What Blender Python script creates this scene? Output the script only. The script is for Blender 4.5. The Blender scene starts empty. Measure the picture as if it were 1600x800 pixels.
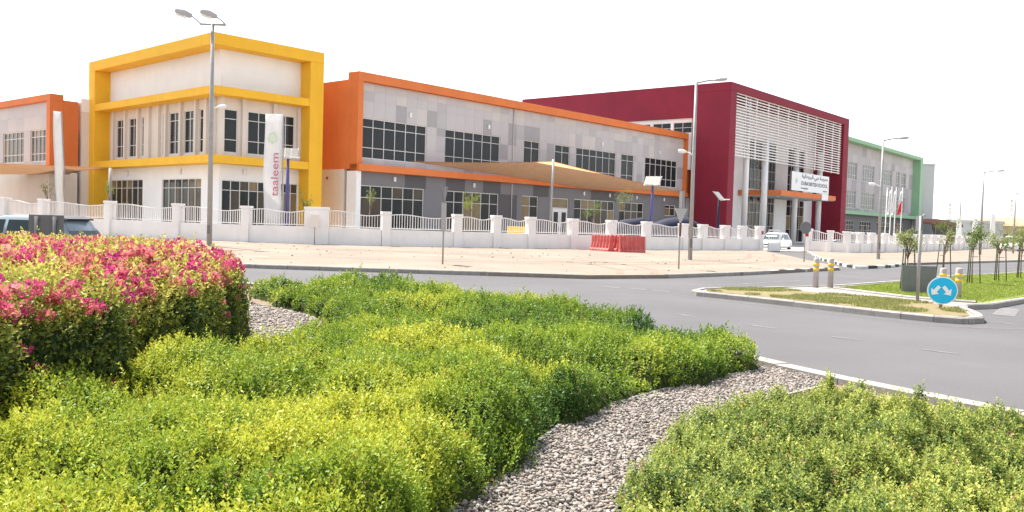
import bpy, bmesh, math, random
import numpy as np
from mathutils import Matrix, Vector

random.seed(7)
RNG = np.random.default_rng(11)
SC = bpy.context.scene
COL = SC.collection
R = math.radians

# ------------------------------------------------------------------ camera
CAM_H, FPX, PITCH, ROLL = 1.6, 1376.0, R(2.12), R(1.65)
cam_data = bpy.data.cameras.new("camera")
cam_data.sensor_width = 36.0
cam_data.lens = FPX / 1600.0 * 36.0
cam_data.clip_start = 0.05
cam_data.clip_end = 6000.0
cam = bpy.data.objects.new("camera", cam_data)
COL.objects.link(cam)
_f = Vector((0, math.cos(PITCH), -math.sin(PITCH)))
_u = Vector((0, math.sin(PITCH), math.cos(PITCH)))
_r = Vector((1, 0, 0))
_right = _r * math.cos(ROLL) + _u * math.sin(ROLL)
_up = _u * math.cos(ROLL) - _r * math.sin(ROLL)
_m = Matrix((_right, _up, -_f)).transposed().to_4x4()
_m.translation = (0, 0, CAM_H)
cam.matrix_world = _m
SC.camera = cam

# ------------------------------------------------------------------ sky and sun
SUN_EL = R(60)
SUN_FROM = Vector((-0.65, 0.76, 0)).normalized()          # horizontal direction towards the sun
world = bpy.data.worlds.new("World")
SC.world = world
world.use_nodes = True
wn, wl = world.node_tree.nodes, world.node_tree.links
bg = wn["Background"]
sky = wn.new("ShaderNodeTexSky")
sky.sky_type = 'NISHITA'
sky.sun_disc = False
sky.sun_elevation = SUN_EL
sky.sun_rotation = math.atan2(SUN_FROM.x, SUN_FROM.y)
sky.altitude = 0
sky.air_density = 1.0
sky.dust_density = 1.0
sky.ozone_density = 1.0
hs = wn.new("ShaderNodeHueSaturation")                    # dusty desert air: nearly colourless sky
hs.inputs["Saturation"].default_value = 0.42
wl.new(sky.outputs[0], hs.inputs["Color"])
wl.new(hs.outputs[0], bg.inputs["Color"])
bg.inputs["Strength"].default_value = 0.142
sun_data = bpy.data.lights.new("sun", 'SUN')
sun_data.energy = 5.0
sun_data.angle = R(0.6)
sun_data.color = (1.0, 0.955, 0.88)
sun = bpy.data.objects.new("sun", sun_data)
COL.objects.link(sun)
_d = Vector((SUN_FROM.x * math.cos(SUN_EL), SUN_FROM.y * math.cos(SUN_EL), math.sin(SUN_EL)))
sun.rotation_euler = _d.to_track_quat('Z', 'Y').to_euler()
sun.location = _d * 100
vs = SC.view_settings
vs.view_transform = 'Standard'
vs.look = 'None'
vs.gamma = 1.0
vs.use_curve_mapping = False
vs.exposure = 1.25
SC.cycles.max_bounces = 6
SC.cycles.diffuse_bounces = 3
SC.cycles.transparent_max_bounces = 6

# ------------------------------------------------------------------ materials
MATS = {}
def mat(name, col, rough=0.75, var=0.12, scale=3.0, bump=0.0, bscale=60.0, metal=0.0, spec=0.35,
        col2=None, s2=None, streak=0.0):
    """Procedural material: base colour broken up by noise at two scales, optional bump."""
    if name in MATS:
        return MATS[name]
    m = bpy.data.materials.new(name)
    m.use_nodes = True
    n, l = m.node_tree.nodes, m.node_tree.links
    b = n["Principled BSDF"]
    b.inputs["Roughness"].default_value = rough
    b.inputs["Metallic"].default_value = metal
    b.inputs["Specular IOR Level"].default_value = spec
    tc = n.new("ShaderNodeTexCoord")
    no = n.new("ShaderNodeTexNoise")
    no.inputs["Scale"].default_value = scale
    no.inputs["Detail"].default_value = 6
    no.inputs["Roughness"].default_value = 0.6
    l.new(tc.outputs["Object"], no.inputs["Vector"])
    ramp = n.new("ShaderNodeValToRGB")
    lo = [max(0, c * (1 - var)) for c in col]
    hi = [min(1, c * (1 + var)) for c in col]
    if col2:
        lo, hi = col, col2
    ramp.color_ramp.elements[0].color = (*lo, 1)
    ramp.color_ramp.elements[1].color = (*hi, 1)
    ramp.color_ramp.elements[0].position = 0.32
    ramp.color_ramp.elements[1].position = 0.68
    l.new(no.outputs["Fac"], ramp.inputs["Fac"])
    out = ramp.outputs["Color"]
    if s2:
        n2 = n.new("ShaderNodeTexNoise")
        n2.inputs["Scale"].default_value = s2[0]
        n2.inputs["Detail"].default_value = 3
        l.new(tc.outputs["Object"], n2.inputs["Vector"])
        mr = n.new("ShaderNodeMapRange")
        mr.inputs["From Min"].default_value = 0.3
        mr.inputs["From Max"].default_value = 0.7
        mr.inputs["To Min"].default_value = 1 - s2[1]
        mr.inputs["To Max"].default_value = 1 + s2[1]
        l.new(n2.outputs["Fac"], mr.inputs["Value"])
        mx = n.new("ShaderNodeMix")
        mx.data_type = 'RGBA'
        mx.blend_type = 'MULTIPLY'
        mx.inputs["Factor"].default_value = 1
        l.new(out, mx.inputs["A"])
        l.new(mr.outputs["Result"], mx.inputs["B"])
        out = mx.outputs["Result"]
    if streak:                                   # faint vertical run-off marks and dust
        mp = n.new("ShaderNodeMapping")
        mp.inputs["Scale"].default_value = (1.0, 1.0, 0.07)
        l.new(tc.outputs["Object"], mp.inputs["Vector"])
        n3 = n.new("ShaderNodeTexNoise")
        n3.inputs["Scale"].default_value = 3.2
        n3.inputs["Detail"].default_value = 5
        l.new(mp.outputs["Vector"], n3.inputs["Vector"])
        r3 = n.new("ShaderNodeMapRange")
        r3.inputs["From Min"].default_value = 0.35
        r3.inputs["From Max"].default_value = 0.7
        r3.inputs["To Min"].default_value = 1 + streak * .3
        r3.inputs["To Max"].default_value = 1 - streak
        l.new(n3.outputs["Fac"], r3.inputs["Value"])
        m3 = n.new("ShaderNodeMix")
        m3.data_type = 'RGBA'
        m3.blend_type = 'MULTIPLY'
        m3.inputs["Factor"].default_value = 1
        l.new(out, m3.inputs["A"])
        l.new(r3.outputs["Result"], m3.inputs["B"])
        out = m3.outputs["Result"]
    l.new(out, b.inputs["Base Color"])
    if bump:
        nb = n.new("ShaderNodeTexNoise")
        nb.inputs["Scale"].default_value = bscale
        nb.inputs["Detail"].default_value = 4
        l.new(tc.outputs["Object"], nb.inputs["Vector"])
        bp = n.new("ShaderNodeBump")
        bp.inputs["Strength"].default_value = bump
        bp.inputs["Distance"].default_value = 0.02
        l.new(nb.outputs["Fac"], bp.inputs["Height"])
        l.new(bp.outputs["Normal"], b.inputs["Normal"])
    MATS[name] = m
    return m

def leaf_mat(name, rough=0.45, trans=0.35, spec=0.4):
    """Leaf: per-leaf colour stored on the mesh, part of the light passes through."""
    m = bpy.data.materials.new(name)
    m.use_nodes = True
    n, l = m.node_tree.nodes, m.node_tree.links
    b = n["Principled BSDF"]
    at = n.new("ShaderNodeAttribute")
    at.attribute_name = "leafcol"
    l.new(at.outputs["Color"], b.inputs["Base Color"])
    b.inputs["Roughness"].default_value = rough
    b.inputs["Specular IOR Level"].default_value = spec
    tr = n.new("ShaderNodeBsdfTranslucent")
    g = n.new("ShaderNodeGamma")
    g.inputs["Gamma"].default_value = 0.85
    l.new(at.outputs["Color"], g.inputs["Color"])
    l.new(g.outputs[0], tr.inputs["Color"])
    mx = n.new("ShaderNodeMixShader")
    mx.inputs["Fac"].default_value = trans
    l.new(b.outputs[0], mx.inputs[1])
    l.new(tr.outputs[0], mx.inputs[2])
    l.new(mx.outputs[0], n["Material Output"].inputs["Surface"])
    return m

M = dict(
    sand=mat("sand", (0.238, 0.193, 0.155), 0.95, scale=0.35, var=0.15, s2=(9.0, 0.10), bump=0.5, bscale=14, spec=0.1),
    ground=mat("desert_ground", (0.28, 0.225, 0.175), 0.95, scale=0.05, var=0.12, s2=(0.8, 0.08), spec=0.1),
    asphalt=mat("asphalt", (0.103, 0.099, 0.101), 0.9, scale=0.22, var=0.13, s2=(55, 0.16), bump=0.35, bscale=180, spec=0.25),
    paint_white=mat("road_paint", (0.185, 0.178, 0.172), 0.8, scale=4.5, var=0.0, col2=(0.108, 0.104, 0.106), spec=0.2),
    kerb=mat("kerb_concrete", (0.285, 0.26, 0.237), 0.9, scale=4, var=0.14, s2=(30, 0.1), bump=0.3, bscale=80),
    kerb_black=mat("kerb_black", (0.035, 0.035, 0.035), 0.8, scale=5, var=0.3),
    kerb_white=mat("kerb_white", (0.55, 0.53, 0.5), 0.8, scale=5, var=0.12),
    paving=mat("paving", (0.255, 0.232, 0.21), 0.9, scale=3, var=0.1, s2=(40, 0.08)),
    yard=mat("yard_paving", (0.44, 0.41, 0.375), 0.9, scale=0.8, var=0.08, s2=(20, 0.06)),
    soil=mat("soil", (0.20, 0.15, 0.105), 0.95, scale=6, var=0.2, bump=0.6, bscale=40, spec=0.1),
    drysoil=mat("dry_soil", (0.225, 0.165, 0.112), 0.95, scale=5.0, var=0.0, col2=(0.165, 0.155, 0.06), s2=(22, 0.2), bump=0.6, bscale=30, spec=0.1),
    turf=mat("turf", (0.20, 0.255, 0.045), 0.9, scale=1.4, var=0.0, col2=(0.25, 0.30, 0.065), s2=(45, 0.18), bump=0.6, bscale=90, spec=0.1),
    gravelbed=mat("gravel_bed", (0.22, 0.195, 0.17), 0.95, scale=25, var=0.35, s2=(70, 0.25), bump=1.0, bscale=50, spec=0.1),
    white=mat("white_render", (0.84, 0.825, 0.81), 0.85, scale=0.7, var=0.035, s2=(14, 0.02), bump=0.1, bscale=90, streak=0.02),
    beige=mat("beige_render", (0.72, 0.645, 0.575), 0.85, scale=0.7, var=0.04, s2=(14, 0.03), bump=0.1, bscale=90, streak=0.03),
    yellow=mat("yellow_render", (0.86, 0.47, 0.03), 0.7, scale=0.6, var=0.05, s2=(12, 0.03), bump=0.08, bscale=90, streak=0.03),
    orange=mat("orange_render", (0.68, 0.185, 0.05), 0.7, scale=0.5, var=0.07, s2=(11, 0.04), bump=0.08, bscale=90, streak=0.03),
    crimson=mat("crimson_render", (0.228, 0.0135, 0.031), 0.7, scale=0.35, var=0.10, s2=(8, 0.05), bump=0.08, bscale=90, streak=0.04),
    green=mat("green_render", (0.30, 0.50, 0.31), 0.75, scale=0.6, var=0.05, streak=0.03),
    fence=mat("fence_render", (0.80, 0.765, 0.735), 0.9, scale=0.9, var=0.05, s2=(16, 0.03), bump=0.15, bscale=70, streak=0.03),
    rail=mat("fence_rail_paint", (0.80, 0.77, 0.75), 0.55, scale=4, var=0.04),
    frame=mat("window_frame_metal", (0.72, 0.70, 0.67), 0.4, scale=4, var=0.04),
    panel_a=mat("panel_pale_grey", (0.52, 0.485, 0.48), 0.7, scale=1.2, var=0.03),
    panel_b=mat("panel_mid_grey", (0.46, 0.435, 0.438), 0.7, scale=1.2, var=0.03),
    panel_c=mat("panel_dark_grey", (0.37, 0.35, 0.355), 0.7, scale=1.2, var=0.03),
    panel_d=mat("panel_beige_grey", (0.57, 0.525, 0.50), 0.7, scale=1.2, var=0.03),
    panel_e=mat("panel_charcoal", (0.105, 0.10, 0.105), 0.7, scale=1.2, var=0.04),
    panel_f=mat("panel_slate", (0.20, 0.192, 0.20), 0.7, scale=1.2, var=0.04),
    steel=mat("galvanised_steel", (0.34, 0.325, 0.31), 0.55, scale=6, var=0.1, metal=0.15),
    greysign=mat("sign_back_grey", (0.15, 0.15, 0.155), 0.6, scale=5, var=0.08),
    lamphead=mat("lamp_head_grey", (0.42, 0.40, 0.39), 0.5, scale=5, var=0.08),
    whitepaint=mat("white_paint", (0.78, 0.77, 0.76), 0.5, scale=3, var=0.03),
    purple=mat("purple_paint", (0.085, 0.08, 0.23), 0.5, scale=4, var=0.08),
    navy=mat("navy_fabric", (0.010, 0.013, 0.034), 0.8, scale=3, var=0.15),
    solar=mat("solar_glass", (0.30, 0.27, 0.24), 0.25, scale=3, var=0.1),
    sail=mat("sail_fabric", (0.66, 0.385, 0.205), 0.85, scale=1.4, var=0.06, s2=(50, 0.04)),
    sail_shaded=mat("sail_fabric_shaded", (0.50, 0.29, 0.16), 0.85, scale=1.4, var=0.06, s2=(50, 0.04)),  # same cloth as sail, colour darkened to carry the left sail's shade
    barrier=mat("barrier_plastic", (0.46, 0.075, 0.065), 0.6, scale=2.5, var=0.0, col2=(0.54, 0.14, 0.125)),
    signblue=mat("sign_blue", (0.008, 0.46, 0.74), 0.4, scale=3, var=0.03),
    signwhite=mat("sign_white", (0.80, 0.80, 0.80), 0.45, scale=3, var=0.02),
    bollard=mat("bollard_grey", (0.40, 0.345, 0.33), 0.7, scale=5, var=0.08),
    reflector=mat("reflector_yellow", (0.80, 0.50, 0.02), 0.5, scale=6, var=0.06),
    ink=mat("sign_ink", (0.10, 0.12, 0.13), 0.6, scale=3, var=0.05),
    pink=mat("banner_pink", (0.50, 0.17, 0.23), 0.7, scale=3, var=0.05),
    palegreen=mat("banner_green", (0.58, 0.74, 0.50), 0.7, scale=3, var=0.05),
    banner=mat("banner_cloth", (0.80, 0.79, 0.78), 0.8, scale=2, var=0.03),
    redcloth=mat("flag_red", (0.62, 0.03, 0.04), 0.8, scale=2, var=0.08),
    bark=mat("bark", (0.16, 0.11, 0.075), 0.9, scale=18, var=0.3, bump=0.6, bscale=60),
    stake=mat("stake_wood", (0.075, 0.085, 0.06), 0.85, scale=14, var=0.25),
    inner=mat("shade_hull", (0.035, 0.045, 0.014), 0.95, scale=20, var=0.4, spec=0.05),  # near-black green fill, shade between the leaves put into its colour
    tyre=mat("tyre_rubber", (0.02, 0.02, 0.02), 0.8),
    rim=mat("alloy_rim", (0.45, 0.45, 0.46), 0.35, metal=0.7),
    carsilver=mat("car_silver_blue", (0.20, 0.24, 0.27), 0.25, scale=1, var=0.02, spec=0.6),
    carwhite=mat("car_white", (0.75, 0.75, 0.75), 0.25, scale=1, var=0.02, spec=0.6),
    cardark=mat("car_dark", (0.05, 0.055, 0.065), 0.25, scale=1, var=0.02, spec=0.6),
    black=mat("black_trim", (0.015, 0.015, 0.016), 0.5),
    tanwall=mat("tan_wall", (0.52, 0.41, 0.27), 0.85, scale=0.5, var=0.05),
    creamwall=mat("cream_wall", (0.62, 0.50, 0.27), 0.85, scale=0.5, var=0.05),
    palewall=mat("pale_wall", (0.50, 0.51, 0.50), 0.85, scale=0.5, var=0.04, streak=0.02),
    rooftile=mat("roof_tile", (0.45, 0.27, 0.17), 0.85, scale=2, var=0.12),
    tail=mat("tail_red", (0.40, 0.02, 0.02), 0.3),
    toyyellow=mat("yellow_plastic", (0.75, 0.50, 0.03), 0.5),
    brownsign=mat("brown_sign", (0.16, 0.075, 0.065), 0.6),
)

def glass(name, col, rough, spec):
    m = mat(name, col, rough, var=0.25, scale=0.8, spec=spec)
    return m
M['glass'] = glass("window_glass", (0.022, 0.025, 0.027), 0.08, 0.22)
M['glass_warm'] = glass("window_glass_reflection", (0.21, 0.155, 0.085), 0.15, 0.25)  # tan reflections on the lower windows put into the pane colour
M['glass_mid'] = glass("window_glass_hall", (0.07, 0.056, 0.04), 0.1, 0.25)
M['glass_grey'] = glass("window_glass_grey", (0.15, 0.145, 0.145), 0.15, 0.25)
M['carglass'] = mat("car_glass", (0.035, 0.05, 0.05), 0.08, var=0.1, spec=0.3)

# ------------------------------------------------------------------ object helpers
def tag(o, label=None, cat=None, group=None, kind=None):
    if label: o["label"] = label
    if cat: o["category"] = cat
    if group: o["group"] = group
    if kind: o["kind"] = kind
    return o

def thing(name, label, cat, loc=(0, 0, 0), rz=0.0, group=None):
    o = bpy.data.objects.new(name, None)
    o.empty_display_size = 0.3
    COL.objects.link(o)
    o.location = loc
    o.rotation_euler = (0, 0, rz)
    return tag(o, label, cat, group)

def world_of(o):
    w = Matrix.Translation(o.location) @ o.rotation_euler.to_matrix().to_4x4()
    return w

def obj(name, me, parent=None, world=False, kind=None):
    o = bpy.data.objects.new(name, me)
    COL.objects.link(o)
    if parent is not None:
        o.parent = parent
        if world:
            o.matrix_parent_inverse = world_of(parent).inverted()
    if kind: o["kind"] = kind
    return o

class MB:
    """Collects shapes into one mesh."""
    def __init__(s):
        s.v, s.f, s.sm = [], [], []
    def add(s, vs_, fs, smooth=False):
        k = len(s.v)
        s.v.extend(vs_)
        s.f.extend([tuple(i + k for i in f) for f in fs])
        s.sm.extend([smooth] * len(fs))
        return s
    def box(s, x0, x1, y0, y1, z0, z1):
        return s.hexa([(x0, y0, z0), (x1, y0, z0), (x1, y1, z0), (x0, y1, z0),
                       (x0, y0, z1), (x1, y0, z1), (x1, y1, z1), (x0, y1, z1)])
    def hexa(s, p):
        return s.add(p, [(0, 3, 2, 1), (4, 5, 6, 7), (0, 1, 5, 4), (1, 2, 6, 5), (2, 3, 7, 6), (3, 0, 4, 7)])
    def wallseg(s, p, q, t, z0a, z0b, z1a, z1b):
        p, q = Vector(p[:2]), Vector(q[:2])
        d = (q - p).normalized()
        n = Vector((-d.y, d.x)) * t / 2
        a, b, c, e = p + n, q + n, q - n, p - n
        return s.hexa([(e.x, e.y, z0a), (c.x, c.y, z0b), (b.x, b.y, z0b), (a.x, a.y, z0a),
                       (e.x, e.y, z1a), (c.x, c.y, z1b), (b.x, b.y, z1b), (a.x, a.y, z1a)])
    def tube(s, pts, radii, n=8, cap=True):
        pts = [Vector(p) for p in pts]
        if not hasattr(radii, '__len__'): radii = [radii] * len(pts)
        vs_, fs = [], []
        ref = None
        for i, p in enumerate(pts):
            t = (pts[min(i + 1, len(pts) - 1)] - pts[max(i - 1, 0)]).normalized()
            if ref is None or abs(ref.dot(t)) > 0.95:
                ref = Vector((1, 0, 0)) if abs(t.x) < 0.8 else Vector((0, 1, 0))
            a = (ref - t * ref.dot(t)).normalized()
            b = t.cross(a)
            for k in range(n):
                th = 2 * math.pi * k / n
                vs_.append(tuple(p + (a * math.cos(th) + b * math.sin(th)) * radii[i]))
        for i in range(len(pts) - 1):
            for k in range(n):
                k2 = (k + 1) % n
                fs.append((i * n + k, i * n + k2, (i + 1) * n + k2, (i + 1) * n + k))
        s.add(vs_, fs, True)
        if cap:
            L = len(s.v)
            base = L - len(vs_)
            s.add([], [])
            s.f.append(tuple(base + k for k in reversed(range(n)))); s.sm.append(False)
            s.f.append(tuple(base + (len(pts) - 1) * n + k for k in range(n))); s.sm.append(False)
        return s
    def prism(s, poly, z0, z1):
        n = len(poly)
        vs_ = [(p[0], p[1], z0) for p in poly] + [(p[0], p[1], z1) for p in poly]
        fs = [tuple(reversed(range(n))), tuple(range(n, 2 * n))]
        fs += [(i, (i + 1) % n, n + (i + 1) % n, n + i) for i in range(n)]
        return s.add(vs_, fs)
    def loft(s, rings, close=True, smooth=True):
        n = len(rings[0])
        vs_ = [tuple(p) for r in rings for p in r]
        fs = []
        for i in range(len(rings) - 1):
            for k in range(n):
                k2 = (k + 1) % n
                fs.append((i * n + k, i * n + k2, (i + 1) * n + k2, (i + 1) * n + k))
        if close:
            fs.append(tuple(reversed(range(n))))
            fs.append(tuple((len(rings) - 1) * n + k for k in range(n)))
        return s.add(vs_, fs, smooth)
    def xform(s, mtx, start=0):
        for i in range(start, len(s.v)):
            s.v[i] = tuple(mtx @ Vector(s.v[i]))
        return s
    def mesh(s, name, m):
        me = bpy.data.meshes.new(name)
        me.from_pydata(s.v, [], s.f)
        if any(s.sm):
            me.polygons.foreach_set("use_smooth", s.sm)
        me.materials.append(m if not isinstance(m, str) else M[m])
        me.update()
        return me
    def build(s, name, m, parent=None, world=False, kind=None, bevel=0.0):
        o = obj(name, s.mesh(name, m), parent, world, kind)
        if bevel:
            bm = o.modifiers.new("bevel", 'BEVEL')
            bm.width = bevel
            bm.segments = 2
            bm.limit_method = 'ANGLE'
        return o

def fan_sheet(name, poly, z, m, kind="structure", parent=None):
    """Flat polygon sheet, triangulated so that concave outlines work."""
    bm = bmesh.new()
    vs_ = [bm.verts.new((p[0], p[1], z)) for p in poly]
    f = bm.faces.new(vs_)
    bmesh.ops.triangulate(bm, faces=[f])
    bmesh.ops.recalc_face_normals(bm, faces=bm.faces)
    if sum(f.normal.z for f in bm.faces) < 0:
        bmesh.ops.reverse_faces(bm, faces=bm.faces)
    me = bpy.data.meshes.new(name)
    bm.to_mesh(me)
    bm.free()
    me.materials.append(M[m])
    return obj(name, me, parent, kind=kind)

UNIT = {}
def unit_box(m):
    """Shared 1x1x1 box mesh (centred) for alike small pieces."""
    if m not in UNIT:
        UNIT[m] = MB().box(-.5, .5, -.5, .5, -.5, .5).mesh("unit_" + m, m)
    return UNIT[m]
def piece(name, m, parent, c, size, rz=0.0):
    o = obj(name, unit_box(m), parent)
    o.location = c
    o.scale = size
    if rz: o.rotation_euler = (0, 0, rz)
    return o

def copy_tree(o, parent=None):
    c = o.copy()
    COL.objects.link(c)
    c.parent = parent
    for ch in o.children:
        copy_tree(ch, c)
    return c

def smooth_path(pts, step=0.5):
    """Catmull-Rom through 2-D points, resampled evenly."""
    P = [np.array(p, float) for p in pts]
    P = [2 * P[0] - P[1]] + P + [2 * P[-1] - P[-2]]
    out = []
    for i in range(1, len(P) - 2):
        for t in np.linspace(0, 1, 24, endpoint=False):
            a, b, c, d = P[i - 1], P[i], P[i + 1], P[i + 2]
            out.append(0.5 * (2 * b + (c - a) * t + (2 * a - 5 * b + 4 * c - d) * t**2 + (3 * b - a - 3 * c + d) * t**3))
    out.append(P[-2])
    out = np.array(out)
    L = np.concatenate([[0], np.cumsum(np.hypot(*np.diff(out, axis=0).T))])
    n = max(2, int(round(L[-1] / step)) + 1)
    s = np.linspace(0, L[-1], n)
    return [(float(np.interp(q, L, out[:, 0])), float(np.interp(q, L, out[:, 1]))) for q in s]

def offset_path(pts, d):
    """Shift a polyline sideways (left of travel is positive)."""
    out = []
    for i, p in enumerate(pts):
        a, b = pts[max(i - 1, 0)], pts[min(i + 1, len(pts) - 1)]
        t = Vector((b[0] - a[0], b[1] - a[1])).normalized()
        out.append((p[0] - t.y * d, p[1] + t.x * d))
    return out

def cloth_light(m, fac):
    """Woven cloth that lets part of the light through."""
    n, l = m.node_tree.nodes, m.node_tree.links
    b = n["Principled BSDF"]
    src = b.inputs["Base Color"].links[0].from_socket
    tr = n.new("ShaderNodeBsdfTranslucent")
    l.new(src, tr.inputs["Color"])
    mx = n.new("ShaderNodeMixShader")
    mx.inputs["Fac"].default_value = fac
    l.new(b.outputs[0], mx.inputs[1]); l.new(tr.outputs[0], mx.inputs[2])
    l.new(mx.outputs[0], n["Material Output"].inputs["Surface"])
cloth_light(M['sail'], .65)
cloth_light(M['sail_shaded'], .18)
cloth_light(M['banner'], .4)

# ================================================================== SETTING
def sheet(name, x0, x1, y0, y1, z, m, n=1):
    me = bpy.data.meshes.new(name)
    me.from_pydata([(x0, y0, z), (x1, y0, z), (x1, y1, z), (x0, y1, z)], [], [(0, 1, 2, 3)])
    me.materials.append(M[m])
    return obj(name, me, kind="structure")

sheet("ground", -2500, 2500, -600, 4500, -0.06, 'ground')
sheet("road", -75, 150, -12, 165, 0.0, 'asphalt')

V1 = [(-75, 62), (-45, 44), (-30, 35), (-20, 30), (-13, 27.8), (-8.02, 26.91), (-3.86, 26.6), (-.75, 26.48), (2.22, 26.31),
      (4.99, 27.89), (8.13, 30.97), (9.66, 32.72), (11.76, 35.11), (13.95, 37.49), (14.31, 38.47), (15.39, 45.03),
      (16.97, 54.3), (18.41, 63.83), (19.6, 67.6), (8, 59), (-4, 53), (-11, 51), (-22, 55), (-36, 63), (-75, 92)]
V2 = [(22.9, 69.5), (22.3, 66.5), (17.99, 51.56), (16.84, 46.32), (15.87, 42.28), (15.56, 39.43), (17.91, 41.86), (20.87, 46.28),
      (26.2, 51.48), (34.71, 59.69), (60, 85), (110, 136), (150, 176), (110, 185), (60, 118), (44, 93), (28, 70)]
def raised(name, poly, z, m):
    bm = bmesh.new()
    vs_ = [bm.verts.new((p[0], p[1], z)) for p in poly]
    f = bm.faces.new(vs_)
    ex = bmesh.ops.extrude_edge_only(bm, edges=list(f.edges))
    for v in [e for e in ex["geom"] if isinstance(e, bmesh.types.BMVert)]:
        v.co.z = -0.05
    bmesh.ops.triangulate(bm, faces=bm.faces)
    bmesh.ops.recalc_face_normals(bm, faces=bm.faces)
    me = bpy.data.meshes.new(name)
    bm.to_mesh(me)
    bm.free()
    me.materials.append(M[m])
    return obj(name, me, kind="structure")
raised("sand_verge", V1, 0.115, 'sand')
raised("sand_verge", V2, 0.115, 'sand')
# yard of the school behind the fence
fan_sheet("school_yard", [(-75, 92), (-36, 62.8), (-22, 54.8), (-11, 50.8), (-4, 52.8), (8, 58.8), (19.6, 67.4), (22.9, 69.3), (28, 69.8), (44, 92.8),
                          (60, 117.8), (110, 184), (90, 260), (-75, 260)], 0.06, 'yard')

def kerb_run(name, path, width, z1, matfn, z0=-0.05, gap=0.006):
    """A row of kerb stones along a path; the stones lie left of the direction of travel."""
    root = bpy.data.objects.new(name, None)
    COL.objects.link(root)
    root["kind"] = "structure"
    inner = offset_path(path, width)
    for i in range(len(path) - 1):
        a, b = Vector(path[i]), Vector(path[i + 1])
        c, d = Vector(inner[i + 1]), Vector(inner[i])
        t = (b - a).normalized() * gap
        a, b, c, d = a + t, b - t, c - t, d + t
        zz = z1 + random.uniform(-.004, .004)
        ch = 0.025
        nrm = (d - a).normalized() * ch
        mb = MB()
        # chamfered top edge on the road side
        rings = []
        for p, q in ((a, d), (b, c)):
            n2 = (q - p).normalized() * ch
            rings.append([(p.x, p.y, z0), (p.x, p.y, zz - ch), (p.x + n2.x, p.y + n2.y, zz), (q.x, q.y, zz), (q.x, q.y, z0)])
        mb.loft(rings, smooth=False)
        mb.build("kerb_stone", matfn(i), root)
    return root

plain = lambda i: 'kerb'
bw = lambda i: 'kerb_black' if i % 2 else 'kerb_white'
left_path = smooth_path(V1[1:9], 1.0)
kerb_run("kerb", left_path, 0.18, 0.135, plain)
mid = smooth_path(V1[9:12], 1.0)
kerb_run("kerb", mid, 0.18, 0.135, plain)
kerb_run("kerb", smooth_path(V1[11:14], 0.75), 0.18, 0.135, bw)
kerb_run("kerb", smooth_path(V2[1:6], 0.95), 0.18, 0.135, bw)
kerb_run("kerb", smooth_path(V2[5:8], 0.95), 0.18, 0.135, bw)
kerb_run("kerb", smooth_path(V2[7:11], 1.5), 0.18, 0.135, plain)

# round planting bed in front: ring kerb, gravel bed
RING = [(7.4, 1.0), (6.5, 3.6), (5.6, 5.75), (4.52, 7.65), (4.04, 8.42), (3.5, 9.38), (3.02, 10.4), (2.3, 12.2), (1.3, 14.4), (-.3, 16.6),
        (-2.4, 18.5), (-5, 19.6), (-8, 20.1), (-11, 19.8), (-14, 18.6), (-17, 16), (-19, 11), (-19.4, 5)]
ring_path = smooth_path(RING, 0.9)
kerb_run("kerb", ring_path, 0.24, 0.10, plain)
fan_sheet("planting_bed", offset_path(ring_path, 0.1)[::1] + [(-19, -4), (7, -4)], 0.03, 'soil')

# traffic island, crossing strip and lawn
ISL = [(4.35, 21.2), (4.4, 20.85), (5.29, 19.75), (6.0, 18.7), (7.07, 17.1), (7.75, 16.25), (8.2, 16.0), (8.75, 16.25), (9.2, 17.2), (9.55, 18.4),
       (10.0, 19.2), (10.44, 19.45), (10.9, 19.75), (12.75, 21.75), (18, 27.2), (40, 50), (90, 101), (150, 161), (150, 172),
       (95, 118), (50, 69), (21.96, 38.4), (17.19, 33.9), (12.22, 28.2), (8.79, 24.6), (7.9, 24.1), (6.5, 23.0), (5.4, 22.5), (4.6, 21.9)]
raised("paved_island", ISL, 0.10, 'paving')
kerb_run("kerb", smooth_path(ISL[0:11], 0.6), 0.15, 0.125, plain)
kerb_run("kerb", smooth_path(ISL[10:16], 1.0), 0.15, 0.125, plain)
kerb_run("kerb", smooth_path(ISL[19:29] + [ISL[0]], 1.0), 0.15, 0.125, plain)
GRASSI = [(4.65, 21.1), (5.4, 20.05), (6.12, 19.0), (7.17, 17.42), (7.85, 16.5), (8.2, 16.25), (8.6, 16.45), (8.98, 17.3), (9.4, 18.55), (9.05, 19.65),
          (7.7, 21.45), (6.85, 22.45), (6.2, 22.55), (5.5, 22.2), (4.85, 21.65)]
LAWN = [(8.62, 23.55), (9.35, 21.15), (10.0, 20.25), (10.5, 19.85), (10.75, 19.9), (12.6, 21.95), (17.8, 27.4), (39.7, 50.3), (90, 102), (149, 162),
        (149, 169), (95, 115.5), (50, 66), (21.96, 37.72), (17.19, 33.26), (12.22, 27.55)]
fan_sheet("dry_verge", GRASSI, 0.12, 'drysoil')
fan_sheet("lawn_soil", LAWN, 0.115, 'turf')
kerb_run("kerb", [LAWN[15]] + LAWN[0:1] + smooth_path(LAWN[0:4], 0.8)[1:], 0.10, 0.15, plain)

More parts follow.
